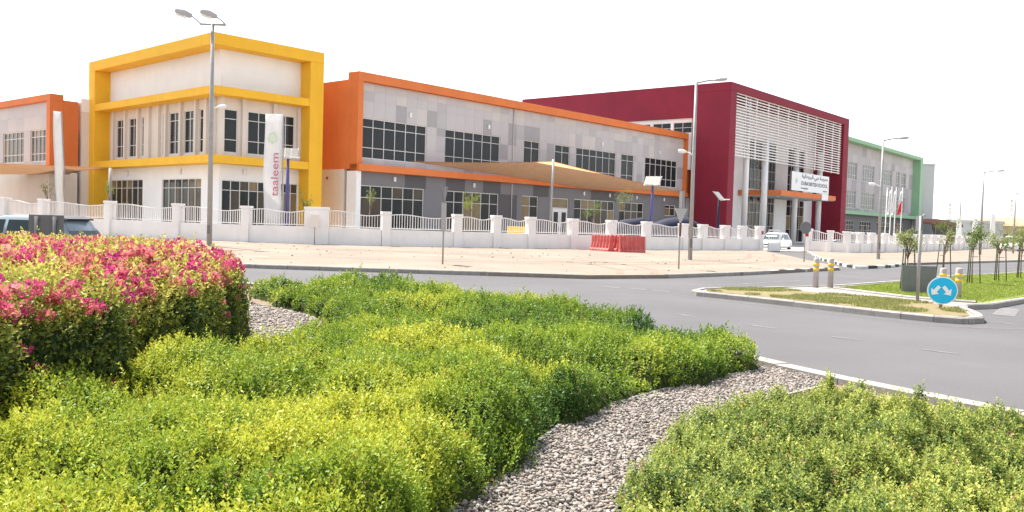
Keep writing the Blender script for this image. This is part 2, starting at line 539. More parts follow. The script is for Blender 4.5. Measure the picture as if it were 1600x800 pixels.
# painted road markings
def strip(p, q, w, z=0.004):
    p, q = Vector(p), Vector(q)
    d = (q - p).normalized()
    n = Vector((-d.y, d.x)) * w / 2
    me = bpy.data.meshes.new("road_marking")
    me.from_pydata([(*(p - n), z), (*(q - n), z), (*(q + n), z), (*(p + n), z)], [], [(0, 1, 2, 3)])
    me.materials.append(M['paint_white'])
    return obj("road_marking", me, kind="structure")
for a, b in [((4.06, 14.82), (4.36, 14.40)), ((4.95, 13.50), (5.25, 13.18)), ((5.78, 12.30), (6.1, 11.92)), ((3.1, 16.4), (3.35, 15.95)), ((6.7, 11.1), (7.0, 10.6))]:
    strip(a, b, 0.10)
for a, b in [((2.47, 23.3), (2.8, 22.9)), ((3.08, 22.9), (3.46, 22.5)), ((3.6, 22.4), (4.0, 22.1))]:
    strip(a, b, 0.22)
strip((4.94, 24.83), (6.6, 25.95), 0.12)
strip((6.8, 26.1), (9.5, 28.9), 0.12)
edge = [(4.1, 20.9), (4.6, 19.95), (5.78, 18.35), (6.85, 16.75), (7.5, 15.75), (8.3, 15.35), (9.4, 15.6)]
ep = smooth_path(edge, 0.7)
for a, b in zip(ep[:-1], ep[1:]):
    strip(a, b, 0.07)
strip((9.05, 16.55), (9.35, 16.2), 0.10)
me = bpy.data.meshes.new("road_marking")
me.from_pydata([(10.0, 18.25, .004), (10.25, 17.85, .004), (11.45, 19.75, .004), (11.2, 20.1, .004)], [], [(0, 1, 2, 3)])
me.materials.append(M['paint_white'])
obj("road_marking", me, kind="structure")

# tyre tracks pressed into the sand of the verge
def track(path, w=.28, z=.119):
    pts = smooth_path(path, .8)
    L_, R_ = offset_path(pts, w / 2), offset_path(pts, -w / 2)
    n = len(pts)
    me = bpy.data.meshes.new("tyre_track")
    me.from_pydata([(*p, z) for p in L_] + [(*p, z) for p in R_], [], [(n + i, n + i + 1, i + 1, i) for i in range(n - 1)])
    me.materials.append(M['sandtrack'])
    return obj("tyre_track", me, kind="structure")
M['sandtrack'] = mat("pressed_sand", (0.20, 0.155, 0.12), 0.95, scale=1.2, var=0.0, col2=(0.236, 0.184, 0.144), s2=(12, .1), bump=.5, bscale=18, spec=.1)
track([(-9, 31), (-4, 33), (2, 33.5), (8, 37), (13, 44), (16, 54)], .3)
track([(-9, 32.6), (-4, 34.6), (1.5, 35.1), (7, 38.4), (11.8, 45), (14.8, 55)], .3)
track([(3.4, 27.6), (3.6, 31), (2, 36), (-3, 40), (-10, 42)], .26)
track([(4.6, 28.4), (4.9, 31.8), (3.2, 37.2), (-2.4, 41.4), (-9.6, 43.4)], .26)

# ================================================================== BUILDINGS
# Every building stands on an Empty turned along its street front: local x runs along the front,
# local y into the plot.  Helpers take a front 'y' (facing -y) or 'x' (facing -x).
def fmap(axis, c):
    if axis == 'y':
        return lambda u0, u1, w0, w1, z0, z1: (u0, u1, c - w1, c - w0, z0, z1)
    return lambda u0, u1, w0, w1, z0, z1: (c - w1, c - w0, u0, u1, z0, z1)

def wall_holes(axis, c, u0, u1, z0, z1, holes, thick=0.35):
    """Wall slab with rectangular openings, front face in plane c."""
    F = fmap(axis, c)
    mb = MB()
    zs = sorted({z0, z1, *[h[2] for h in holes], *[h[3] for h in holes]})
    zs = [z for z in zs if z0 <= z <= z1]
    for za, zb in zip(zs[:-1], zs[1:]):
        zm = (za + zb) / 2
        cuts = sorted([(h[0], h[1]) for h in holes if h[2] < zm < h[3]])
        x = u0
        for a, b in cuts:
            if a > x: mb.box(*F(x, a, -thick, 0, za, zb))
            x = max(x, b)
        if x < u1: mb.box(*F(x, u1, -thick, 0, za, zb))
    return mb

def window(parent, axis, c, u0, u1, z0, z1, cols, rows, gl='glass', deep=0.14, fr=0.055, warm=0.0, fm='frame'):
    """Framed window set back into its opening; every pane is a piece of its own."""
    F = fmap(axis, c)
    mb = MB()
    d0, d1 = -deep, -deep + 0.09
    mb.box(*F(u0, u1, d0, d1, z1 - fr, z1)); mb.box(*F(u0, u1, d0, d1, z0, z0 + fr))
    mb.box(*F(u0, u0 + fr, d0, d1, z0 + fr, z1 - fr)); mb.box(*F(u1 - fr, u1, d0, d1, z0 + fr, z1 - fr))
    us = [u0 + (u1 - u0) * i / cols for i in range(cols + 1)]
    zsplit = [z0] + [z0 + (z1 - z0) * r for r in rows] + [z1]
    for u in us[1:-1]:
        mb.box(*F(u - fr * .4, u + fr * .4, d0, d1 - .01, z0 + fr, z1 - fr))
    for z in zsplit[1:-1]:
        mb.box(*F(u0 + fr, u1 - fr, d0, d1 - .02, z - fr * .4, z + fr * .4))
    o = mb.build("window", fm, parent)
    for i in range(cols):
        for j in range(len(zsplit) - 1):
            g = gl
            if warm and random.random() < warm:
                g = random.choice(['glass_warm', 'glass_mid', 'glass_mid'])  # tan-tinted panes stand in for reflections
            x0, x1, y0, y1, a, b = F(us[i], us[i + 1], d0 - 0.02, d0 + 0.025, zsplit[j], zsplit[j + 1])
            piece("pane", g, o, ((x0 + x1) / 2, (y0 + y1) / 2, (a + b) / 2), (x1 - x0, y1 - y0, b - a))
    return o

def panels(parent, axis, c, us, zs, holes, pick, proud=0.012, joint=0.004):
    F = fmap(axis, c)
    for i in range(len(us) - 1):
        for j in range(len(zs) - 1):
            u0, u1, a, b = us[i], us[i + 1], zs[j], zs[j + 1]
            um, zm = (u0 + u1) / 2, (a + b) / 2
            clip = None
            for h in holes:
                if u0 < h[1] - .01 and u1 > h[0] + .01 and a < h[3] - .01 and b > h[2] + .01:
                    if u0 >= h[0] - .02 and u1 <= h[1] + .02:
                        if a < h[2] - .05 and b <= h[3] + .01: b = h[2]
                        elif b > h[3] + .05 and a >= h[2] - .01: a = h[3]
                        else: clip = True
                    elif a >= h[2] - .02 and b <= h[3] + .02:
                        if u0 < h[0]: u1 = h[0]
                        else: u0 = h[1]
                    else: clip = True
            if clip or u1 - u0 < .08 or b - a < .08: continue
            g = pick(i, j)
            if g is None: continue
            x0, x1, y0, y1, za, zb = F(u0 + joint, u1 - joint, -0.01, proud, a + joint, b - joint)
            piece("wall_panel", g, parent, ((x0 + x1) / 2, (y0 + y1) / 2, (za + zb) / 2), (x1 - x0, y1 - y0, zb - za))

def wall_lamp(parent, axis, c, u, z):
    F = fmap(axis, c)
    MB().box(*F(u - .1, u + .1, 0.012, .16, z - .2, z + .16)).build("wall_lamp", 'whitepaint', parent, bevel=.04)

# ---------------------------------------------------------------- yellow corner building
yb = thing("school_building", "white corner building in a thick yellow frame, behind the twin-headed street lamp", "building", (-19.06, 55.5, 0), R(47.5))
LX, LY, HT, IN = 8.35, 18.9, 13.06, 1.2       # right front length, left front length, height, recess
hr = [(1.46, 2.49, 5.69, 8.51), (3.23, 4.9, 5.69, 8.53), (5.45, 6.85, 5.69, 8.55), (1.41, 4.75, 0.9, 3.9), (5.5, 7.2, 0.9, 3.9)]
hl = [(17.1, 17.45, 5.72, 8.6), (15.2, 16.65, 5.72, 8.6), (13.06, 14.5, 5.72, 8.6), (12.04, 12.42, 5.72, 8.6), (8.64, 9.06, 5.72, 8.62), (6.5, 8.15, 5.72, 8.62),
      (4.4, 6.0, 5.72, 8.62), (3.36, 3.9, 5.72, 8.6), (12.1, 17.6, 0.9, 4.05), (3.5, 9.1, 0.9, 4.02)]
for zz0, zz1, mm, nm in ((0, 5.2, 'white', "ground_floor_wall"), (5.2, 9.5, 'beige', "upper_floor_wall"), (9.5, 12.4, 'white', "parapet_wall")):
    hh = [h for h in hr if zz0 <= h[2] and h[3] <= zz1]
    hk = [h for h in hl if zz0 <= h[2] and h[3] <= zz1]
    wall_holes('y', IN, IN, LX - .02, zz0, zz1, hh).build(nm, mm, yb)
    wall_holes('x', IN, IN + .35, LY - .02, zz0, zz1, hk).build(nm, mm, yb)
MB().box(IN + .4, LX - .45, IN + .4, LY - .7, 0, 12.3).build("core", 'beige', yb)
fr = MB()                                             # yellow frame: top band round the corner and the two end jambs
fr.box(0, LX, 0, IN + .3, 12.3, HT); fr.box(0, IN + .3, IN + .3, LY, 12.3, HT)
fr.box(LX - 1.1, LX, 0, IN + .25, 0, 12.3); fr.box(0, IN + .25, LY - 1.1, LY, 0, 12.3)
fr.build("frame", 'yellow', yb, bevel=.03)
MB().box(LX - .4, LX - .003, IN + .3, 14, 0, 12.31).build("side_wall", 'yellow', yb)
MB().box(1.6, LX - .5, LY - .6, LY - .1, 0, 12.3).build("rear_wall", 'beige', yb)
MB().box(IN + .32, LX - .41, IN + .32, LY - .1, 12.32, HT - .3).build("roof", 'beige', yb)
for z0, z1 in ((9.24, 9.76), (4.9, 5.42)):
    b = MB().box(.06, LX - .9, .06, IN + .05, z0, z1).box(.06, IN + .05, IN + .05, LY - .5, z0, z1)
    b.build("band", 'yellow', yb, bevel=.02)
for i, h in enumerate(hr):
    window(yb, 'y', IN, *h, (1, 2, 2, 5, 3)[i], (.3, .78) if i < 3 else (.78,), warm=0 if i < 3 else .45)
for i, h in enumerate(hl):
    c = 1 if h[1] - h[0] < .7 else 2
    window(yb, 'x', IN, *h, c if i < 8 else 6, (.3, .8) if i < 8 else (.8,), warm=0 if i < 8 else .35)
for u in (18.0, 16.92, 14.87, 12.74, 11.0, 9.5, 8.4, 6.25, 4.15, 2.75, 1.75):      # upright fins between the two bands
    MB().box(IN - .2, IN - .003, u - .13, u + .13, 5.42, 9.24).build("fin", 'beige', yb)
for u in (1.3, 2.85, 5.18, 7.1):
    MB().box(u - .13, u + .13, IN - .2, IN - .003, 5.42, 9.24).build("fin", 'beige', yb)
for u in (3.0, 5.8): wall_lamp(yb, 'y', IN, u, 4.5)
for u in (14.5, 6.3): wall_lamp(yb, 'x', IN, u, 4.5)

# ---------------------------------------------------------------- long orange classroom wing
ob = thing("school_building", "long grey panelled classroom wing in an orange frame, between the yellow and crimson buildings", "building", (-11.06, 62.0, 0), R(49))
OL, OH, OR = 46.6, 11.95, 0.5
up = [(.79, 7.07, 6), (9.08, 15.51, 6), (18.6, 20.74, 2), (22.92, 25.12, 2), (26.08, 32.6, 6), (33.52, 35.8, 2), (37.86, 44.28, 6)]
lo = [(.66, 6.95, 6), (9.22, 15.5, 6), (18.5, 20.75, 2), (26.04, 32.6, 6), (33.42, 37.89, 4), (42.03, 44.2, 2)]
hu = [(a, b, 5.95, 8.82) for a, b, n in up]
hd = [(a, b, .9 if i < 5 else 2.9, 4.03) for i, (a, b, n) in enumerate(lo)] + [(22.81, 25.12, .1, 4.0)]
wall_holes('y', OR, .4, OL - 1.1, 5.4, 11.4, hu).build("upper_wall", 'panel_a', ob)
wall_holes('y', OR, .4, OL - .3, 0, 5.1, hd).build("lower_wall", 'panel_f', ob)
for (a, b, n), h in zip(up, hu):
    window(ob, 'y', OR, *h, n, (.27, .78))
for (a, b, n), h in zip(lo, hd):
    window(ob, 'y', OR, *h, n, (.72,), warm=.5)
dr = window(ob, 'y', OR, 22.81, 25.12, 3.1, 4.0, 1, (), gl='glass_warm')
for a, b in ((22.81, 23.95), (23.98, 25.12)):
    d = MB().box(a, b, OR + .06, OR + .12, .1, 3.08).build("door", 'whitepaint', ob)
    piece("pane", 'glass', d, ((a + b) / 2, OR + .05, 1.75), (.62, .03, 2.0))
    MB().tube([(a + 1.0 if a < 23 else a + .12, OR - .01, 1.0), (a + 1.0 if a < 23 else a + .12, OR - .01, 1.4)], .02, 6).build("handle", 'steel', d)
mod = 1.0715
us = [.5 + .0] + [.79 + mod * k * .977 for k in range(42)]
us = sorted(set([round(u, 3) for u in us if u < OL - 1.2])) + [OL - 1.15]
rs = random.Random(5)
grey = [['panel_a', 'panel_a', 'panel_b', 'panel_a', 'panel_d', 'panel_a', 'panel_c'], ]
def pick_up(i, j):
    t = rs.random()
    if j <= 1:  return 'panel_b' if t < .55 else ('panel_c' if t < .72 else 'panel_a')
    if j <= 3:  return 'panel_a' if t < .68 else ('panel_b' if t < .82 else ('panel_d' if t < .9 else 'panel_c'))
    return 'panel_a' if t < .62 else ('panel_d' if t < .93 else 'panel_b')
panels(ob, 'y', OR, us, [5.42, 6.95, 8.2, 8.82, 10.05, 10.75, 11.38], hu, pick_up)
def pick_lo(i, j):
    t = rs.random()
    return 'panel_e' if t < (.45 if j < 2 else .18) else 'panel_f'
ul = [.45] + [.66 + 2.15 * k for k in range(21)] + [OL - .35]
panels(ob, 'y', OR, ul, [.1, 2.0, 4.03, 5.08], hd, pick_lo)
f = MB()
f.box(0, OL, -.0, OR + .3, 11.3, OH); f.box(-.02, .46, 0, OR + .3, 5.0, 11.3); f.box(OL - 1.1, OL, 0, OR + .3, 5.52, 11.3)
f.build("frame", 'orange', ob, bevel=.02)
MB().box(-.02, OL, -.25, OR + .3, 5.0, 5.5).build("band", 'orange', ob, bevel=.02)
MB().box(.46, OL - 1.1, .02, .14, 11.3, 11.38).build("band_trim", 'panel_d', ob)
MB().box(-.02, .25, OR + .3, 1.15, 5.12, OH).box(-.02, .25, 1.15, 12, 5.12, 11.45).build("side_wall", 'orange', ob)
MB().box(-.02, .25, OR + .9, 12, 0, 5.12).build("side_wall", 'beige', ob)
MB().box(-.02, .4, 0, OR + .6, 0, 4.99).build("corner_pilaster", 'white', ob, bevel=.02)
MB().box(OL - .3, OL, 0.05, OR + .6, 0, 4.99).build("corner_pilaster", 'white', ob, bevel=.02)
MB().box(.3, OL, OR + .4, 14, 0, 11.3).build("core", 'panel_f', ob)
MB().tube([(.17 - .3, 3.2, 4.5), (.17 - .34, 3.2, 4.5)], .11, 10).build("alarm_bell", 'tail', ob)
for u in (3.9, 12.4, 27.4, 31.6, 36.4, 41.7): wall_lamp(ob, 'y', OR, u, 4.62)
for u in (5.3, 14.0, 30.1, 40.5): wall_lamp(ob, 'y', OR, u, 9.5)
for u in (17.1, ):
    MB().tube([(u, OR - .06, 0), (u, OR - .06, 11.3)], .05, 6).build("downpipe", 'panel_d', ob)

# ---------------------------------------------------------------- crimson entrance building
rb = thing("school_building", "crimson portal entrance building with white louvre screen, canopy and name board", "building", (22.48, 93.0, 0), R(50.5))
RW, RH = 36.3, 17.15
MB().box(0, 1.45, 0, 4.4, 0, RH - .9).box(RW - 1.9, RW, 0, 12, 0, RH - .9).box(0, RW, 0, 4.4, RH - .9, RH).build("portal", 'crimson', rb, bevel=.03)
MB().box(0.001, RW, 4.4, 28.2, RH - .6, RH - .01).build("roof", 'crimson', rb)
MB().box(0.001, .4, 4.4, 28.2, 13.6, RH - .6).build("side_band", 'crimson', rb)
hb = [(5.2, 7.6, 9.9, 12.9), (7.2, 7.9, 12.5, 12.6)]
hs_ = [(4.6 + 2.6 * k, 6.9 + 2.6 * k, 12.0, 13.2) for k in range(8)]
wall_holes('x', .35, 4.5, 28, 8, 13.6, hs_).build("side_wall", 'white', rb)
for h in hs_: window(rb, 'x', .35, *h, 2, (.5,))
BW = 4.0
hc = [(13.45, 17.55, 6.6, 12.6), (18.8, 21.7, 6.6, 12.6), (25.6, 31.2, 6.6, 12.5), (13.45, 17.5, .6, 5.75), (18.9, 21.66, .6, 5.8), (25.6, 31.6, .2, 5.75)]
wall_holes('y', BW, 1.45, RW - 1.9, 0, RH - .9, hc).build("entrance_wall", 'white', rb)
for i, h in enumerate(hc):
    window(rb, 'y', BW, *h, (4, 3, 4, 4, 3, 4)[i], (.2, .4, .6, .8) if i < 3 else (.3, .62, .85), warm=0 if i < 3 else .4)
MB().box(1.5, RW - 1.95, BW + .4, 11.9, 0, RH - 1).build("core", 'beige', rb)
for u, y in ((6.05, .8), (10.6, .55), (28.3, .8), (20.3, .8)):
    MB().tube([(u, y, 0), (u, y, 12.0 if u > 9 else RH - .95)], .34, 16).build("column", 'whitepaint', rb)
M['louvre'] = mat("louvre_paint", (.82, .78, .75), .6, scale=3, var=.04)
# louvre screen: upright carriers and single horizontal slats
NS = 22
for k in range(NS):
    z = 9.62 + (16.2 - 9.62) * k / (NS - 1)
    piece("louvre_slat", 'louvre', rb, (17.75, .28, z), (32.6, .07, .115))
for u in (1.75, 4.6, 7.4, 10.6, 13.4, 16.4, 19.4, 22.4, 25.4, 28.4, 31.4, 33.9):
    piece("screen_post", 'louvre', rb, (u, .43, 12.95), (.16, .13, 6.9))
for u in (5, 14.5, 24, 31):
    MB().box(u - .12, u + .12, .3, BW, 16.0, 16.2).build("screen_bracket", 'crimson', rb)
cv = MB().box(11.0, 28.6, -1.3, BW - .01, 5.72, 6.3).build("canopy", 'orange', rb, bevel=.02)
MB().box(11.15, 28.45, -1.15, BW - .05, 5.66, 5.719).build("soffit", 'palewall', cv)
for u in (14, 19, 24):
    MB().tube([(u, 0.4, 5.655), (u, .4, 5.60)], .15, 10).build("downlight", 'signwhite', cv)

# ---------------------------------------------------------------- green framed wing
gb = thing("school_building", "grey wing in a pale green frame, right of the crimson building", "building", (47.81, 128.0, 0), R(51.3))
GL, GH, GR = 42.9, 15.7, 1.3
gu = [(3.05, 9.7), (12.1, 18.35), (21.1, 28.3), (30.4, 32.8), (33.9, 36.9)]
hg = [(a, b, 9.8, 12.45) for a, b in gu] + [(2.95, 9.7, 5.45, 8.1), (12.0, 18.9, 5.45, 8.1), (21.1, 28.3, 5.45, 8.1), (30.4, 32.8, 5.45, 8.1), (33.9, 36.9, 5.45, 8.1),
      (3.5, 9.3, 1.0, 3.5), (12.1, 18.1, 1.0, 3.5), (21.1, 28.3, 1.0, 3.5), (30.4, 36.5, 1.0, 3.5)]
wall_holes('y', GR, -4, GL - 1.5, 4.9, GH - .5, [h for h in hg if h[2] > 4.9]).build("upper_wall", 'panel_b', gb)
wall_holes('y', GR, -4, GL - .5, 0, 4.4, [h for h in hg if h[2] < 4.4]).build("lower_wall", 'panel_f', gb)
for i, h in enumerate(hg):
    n = max(2, int(round((h[1] - h[0]) / 1.15)))
    window(gb, 'y', GR, *h, n, (.25, .78) if i < 10 else (.45, .75), gl='glass_grey' if i < 10 else 'glass', warm=0 if i < 10 else .8)
def pick_g(i, j):
    t = rs.random()
    if j <= 2: return 'panel_c' if t < .5 else 'panel_b'
    return 'panel_b' if t < .55 else ('panel_a' if t < .85 else 'panel_c')
panels(gb, 'y', GR, [-3.9 + 2.25 * k for k in range(21)], [4.95, 5.45, 8.1, 9.8, 12.45, 13.6, 15.1], [h for h in hg if h[2] > 4.9], pick_g)
f = MB()
f.box(-4, GL, 0, GR + .3, GH - .55, GH); f.box(GL - 1.6, GL, 0, GR + .3, 4.95, GH - .55)
f.build("frame", 'green', gb, bevel=.02)
MB().box(-4, GL, -.1, GR + .3, 4.42, 4.95).build("band", 'green', gb, bevel=.02)
MB().box(GL - .9, GL - .02, .3, GR + .6, 0, 4.41).build("corner_pilaster", 'palewall', gb)
MB().box(-4, GL, GR + .4, 16, 0, GH - .6).build("core", 'panel_f', gb)

pb = thing("plain_block", "plain windowless pale grey block at the far end of the green framed wing", "building", (75.0, 165.0, 0), R(8))
MB().box(-3.5, 3.75, 0, 16, 0, 14.7).build("wall", 'palewall', pb, bevel=.03)
MB().box(-3.6, 3.83, -.08, 16.1, 14.7, 15.0).build("parapet", 'palewall', pb)

# ---------------------------------------------------------------- orange framed wing on the far left
lb = thing("school_building", "grey wing in an orange frame at the left edge, left of the yellow building", "building", (-34.77, 66.0, 0), R(50))
hL = [(5.5, 9.6, 5.3, 7.75), (1.35, 4.2, 5.3, 7.75), (11.2, 15.5, 5.3, 7.75), (5.5, 9.5, .9, 3.88), (.75, 4.2, .9, 3.88), (11.2, 15.5, .9, 3.88)]
wall_holes('x', .3, .6, 24, 4.9, 9.9, [h for h in hL if h[2] > 4]).build("upper_wall", 'panel_b', lb)
wall_holes('x', .3, .3, 24, 0, 4.9, [h for h in hL if h[2] < 4]).build("lower_wall", 'panel_f', lb)
for i, h in enumerate(hL):
    window(lb, 'x', .3, *h, 5 if i % 3 != 1 else 4, (.25, .78) if i < 3 else (.7,), gl='glass_mid' if i < 3 else 'glass', warm=.3)
panels(lb, 'x', .3, [.62 + 1.6 * k for k in range(14)], [5.3 - .35, 5.3, 7.75, 8.8, 9.75], [h for h in hL if h[2] > 4], lambda i, j: rs.choice(['panel_a', 'panel_a', 'panel_b', 'panel_d']))
f = MB()
f.box(0, 1.0, 0, 24, 9.8, 10.3); f.box(0, 1.0, 0, .6, 4.95, 9.8)
f.build("frame", 'orange', lb, bevel=.02)
MB().box(1.0, 2.1, 0.0, 10, 4.95, 9.9).build("side_wall", 'orange', lb)
MB().box(-.1, 1.0, .0, 24, 4.5, 4.94).build("band", 'orange', lb)
MB().box(.02, 2.08, 0.05, 10, 0, 4.49).build("side_wall", 'beige', lb)
MB().box(.7, 2.0, .7, 24, 0, 9.7).build("core", 'panel_f', lb)
lk = thing("link_block", "narrow beige link wall with two small square windows, left of the yellow frame", "building", (-33.2, 67.7, 0), R(50))
hk = [(1.0, 1.45, 6.9, 7.6), (1.0, 1.45, 2.9, 3.6)]
wall_holes('y', 0, 0, 6, 0, 9.2, hk).build("wall", 'beige', lk)
for h in hk: window(lk, 'y', 0, *h, 1, ())
MB().box(0, 6, 0, .35, 9.2, 10.2).build("parapet", 'white', lk)
MB().box(0.01, 6, .4, 4, 0, 9.9).build("core", 'beige', lk)

# ---------------------------------------------------------------- name board on the canopy
sb = thing("name_board", "white school name board with Arabic and English lettering standing on the orange canopy", "sign", (22.48, 93.0, 0), R(50.5))
MB().box(13.6, 25.6, -1.42, -1.33, 6.42, 8.62).build("board", 'signwhite', sb, bevel=.015)
MB().box(13.52, 13.6, -1.42, -1.2, 6.34, 8.64).box(25.6, 25.68, -1.42, -1.2, 6.34, 8.64).build("board_edge", 'greysign', sb)
for u in (14.5, 19.5, 24.5):
    MB().box(u - .06, u + .06, -1.33, -1.25, 6.3, 8.2).build("bracket", 'steel', sb)
MB().box(23.4, 25.5, -1.43, -1.34, 5.6, 6.4).build("board", 'signwhite', sb)

def text_raw(name, body, bold):
    """Mesh of one word in the built-in font at unit size, and its corner coordinates."""
    cu = bpy.data.curves.new(name, 'FONT')
    cu.body = body
    cu.extrude = 0.02
    cu.offset = bold
    cu.resolution_u = 3
    to = bpy.data.objects.new(name + "_src", cu)
    COL.objects.link(to)
    dg = bpy.context.evaluated_depsgraph_get()
    dg.update()
    me = bpy.data.meshes.new_from_object(to.evaluated_get(dg))
    bpy.data.objects.remove(to)
    co = np.empty(len(me.vertices) * 3)
    me.vertices.foreach_get("co", co)
    return me, co.reshape(-1, 3)

def text_words(name, words, m, parent, origin, ux, uy, height, width, thick=0.008, bold=0.0, gap=.32):
    """Lettering as real geometry, one piece per word, laid from origin along ux with letters standing along uy (parent space)."""
    raw = [text_raw(name, w, bold) for w in words]
    lo = min(c[:, 1].min() for _, c in raw)
    hi = max(c[:, 1].max() for _, c in raw)
    total = sum(np.ptp(c[:, 0]) for _, c in raw) + gap * (len(raw) - 1)
    sx, sc = width / total, height / (hi - lo)
    ux, uy = np.array(ux, float), np.array(uy, float)
    un = np.cross(ux, uy)
    x = 0.0
    for me, c in raw:
        a = (c[:, 0] - c[:, 0].min() + x) * sx
        b = (c[:, 1] - lo) * sc
        d = (c[:, 2] - c[:, 2].min()) / max(1e-6, np.ptp(c[:, 2])) * thick
        P = np.array(origin)[None] + a[:, None] * ux + b[:, None] * uy + d[:, None] * un
        me.vertices.foreach_set("co", P.ravel())
        me.materials.clear()
        me.materials.append(M[m])
        me.update()
        obj(name, me, parent)
        x += np.ptp(c[:, 0]) + gap

w3 = [0xFE8D, 0xFEDF, 0xFE92, 0xFEAE, 0xFEF3, 0xFEC4, 0xFE8E, 0xFEE7, 0xFEF4, 0xFE94]
w2 = [0xFEA9, 0xFE91, 0xFEF2]
w1 = [0xFEE3, 0xFEAA, 0xFEAD, 0xFEB3, 0xFE94]
arabic = [''.join(map(chr, reversed(w))) for w in (w3, w2, w1)]
H_, V_ = (1, 0, 0), (0, 0, 1)
text_words("lettering", arabic, 'ink', sb, (16.6, -1.421, 7.78), H_, V_, .72, 8.5, bold=.03)
text_words("lettering", ["DUBAI", "BRITISH", "SCHOOL"], 'ink', sb, (16.5, -1.421, 7.15), H_, V_, .46, 8.7, bold=.03)
text_words("lettering", ["foundation"], 'ink', sb, (16.5, -1.421, 6.68), H_, V_, .26, 2.2, bold=.02)
text_words("lettering", ["taaleem"], 'ink', sb, (23.6, -1.421, 6.62), H_, V_, .24, 1.4, bold=.02)
em = MB()
for k in range(4):                       # small pale emblem left of the words
    a = R(90 * k + 45)
    em.tube([(15.0 + .05 * math.cos(a), -1.425, 7.6 + .05 * math.sin(a)), (15.0 + .42 * math.cos(a + .5), -1.425, 7.6 + .42 * math.sin(a + .5))], [.06, .03], 5)
em.build("emblem", 'panel_d', sb)

# ---------------------------------------------------------------- houses beyond the right end of the fence
def house(label, x, y, rz, w, d, h, wm, roof=True, wins=3, floors=2, rm='rooftile'):
    t = thing("house", label, "house", (x, y, 0), R(rz), "houses beyond the fence")
    holes = []
    for fl in range(floors):
        for k in range(wins):
            u = w * (k + .5) / wins
            holes.append((u - .55, u + .55, 1.0 + fl * 3, 2.3 + fl * 3))
    holes = [q for q in holes if q[3] < h]
    wall_holes('y', 0, 0, w, 0, h, holes).build("wall", wm, t)
    MB().box(0.02, w - .02, .36, d, 0, h - .02).build("core", wm, t)
    for q in holes: window(t, 'y', 0, *q, 1, ())
    if roof:
        rf = MB()
        o = .5
        ridge = [(w * .3, d / 2, h + 1.5), (w * .7, d / 2, h + 1.5)]
        rf.add([(-o, -o, h), (w + o, -o, h), (w + o, d + o, h), (-o, d + o, h)] + ridge, [(0, 1, 5, 4), (1, 2, 5), (2, 3, 4, 5), (3, 0, 4), (3, 2, 1, 0)])
        rf.build("roof", rm, t)
    else:
        MB().box(-.15, w + .15, -.15, d + .15, h, h + .5).build("parapet", wm, t)
    return t
house("low pale grey building behind the white banners near the right edge", 76, 150, 15, 9, 9, 3.9, 'palewall', False, 2, 1)
house("tan flat-topped house right of the pale grey building, behind the banners", 88, 165, 12, 10, 9, 3.8, 'tanwall', True, 3, 1)
house("cream yellow house with tiled roof at the right edge of the photograph", 109, 196, 10, 11, 10, 4.7, 'creamwall', True, 3, 1)
house("small tan house beyond the parked white car at the right edge", 106, 176, 5, 12, 8, 3.3, 'tanwall', True, 3, 1, 'tanwall')
cv = thing("entrance_shelter", "dark angular shelter with sloping roof right of the plain grey block", "shelter", (62.5, 128.5, 0), R(20))
MB().hexa([(-2, -1, 3.55), (3, -1, 2.9), (3, 3, 2.9), (-2, 3, 3.55), (-2, -1, 4.0), (3, -1, 3.3), (3, 3, 3.3), (-2, 3, 4.0)]).build("roof", 'brownsign', cv)
for x, y in ((1.0, 0), (2.5, 0), (1.0, 2.5), (2.5, 2.5)):
    MB().box(x - .15, x + .15, y - .15, y + .15, 0, 3.2).build("post", 'greysign', cv)
MB().box(1.3, 2.3, .2, 2.3, 0, 2.95).build("booth", 'panel_f', cv)

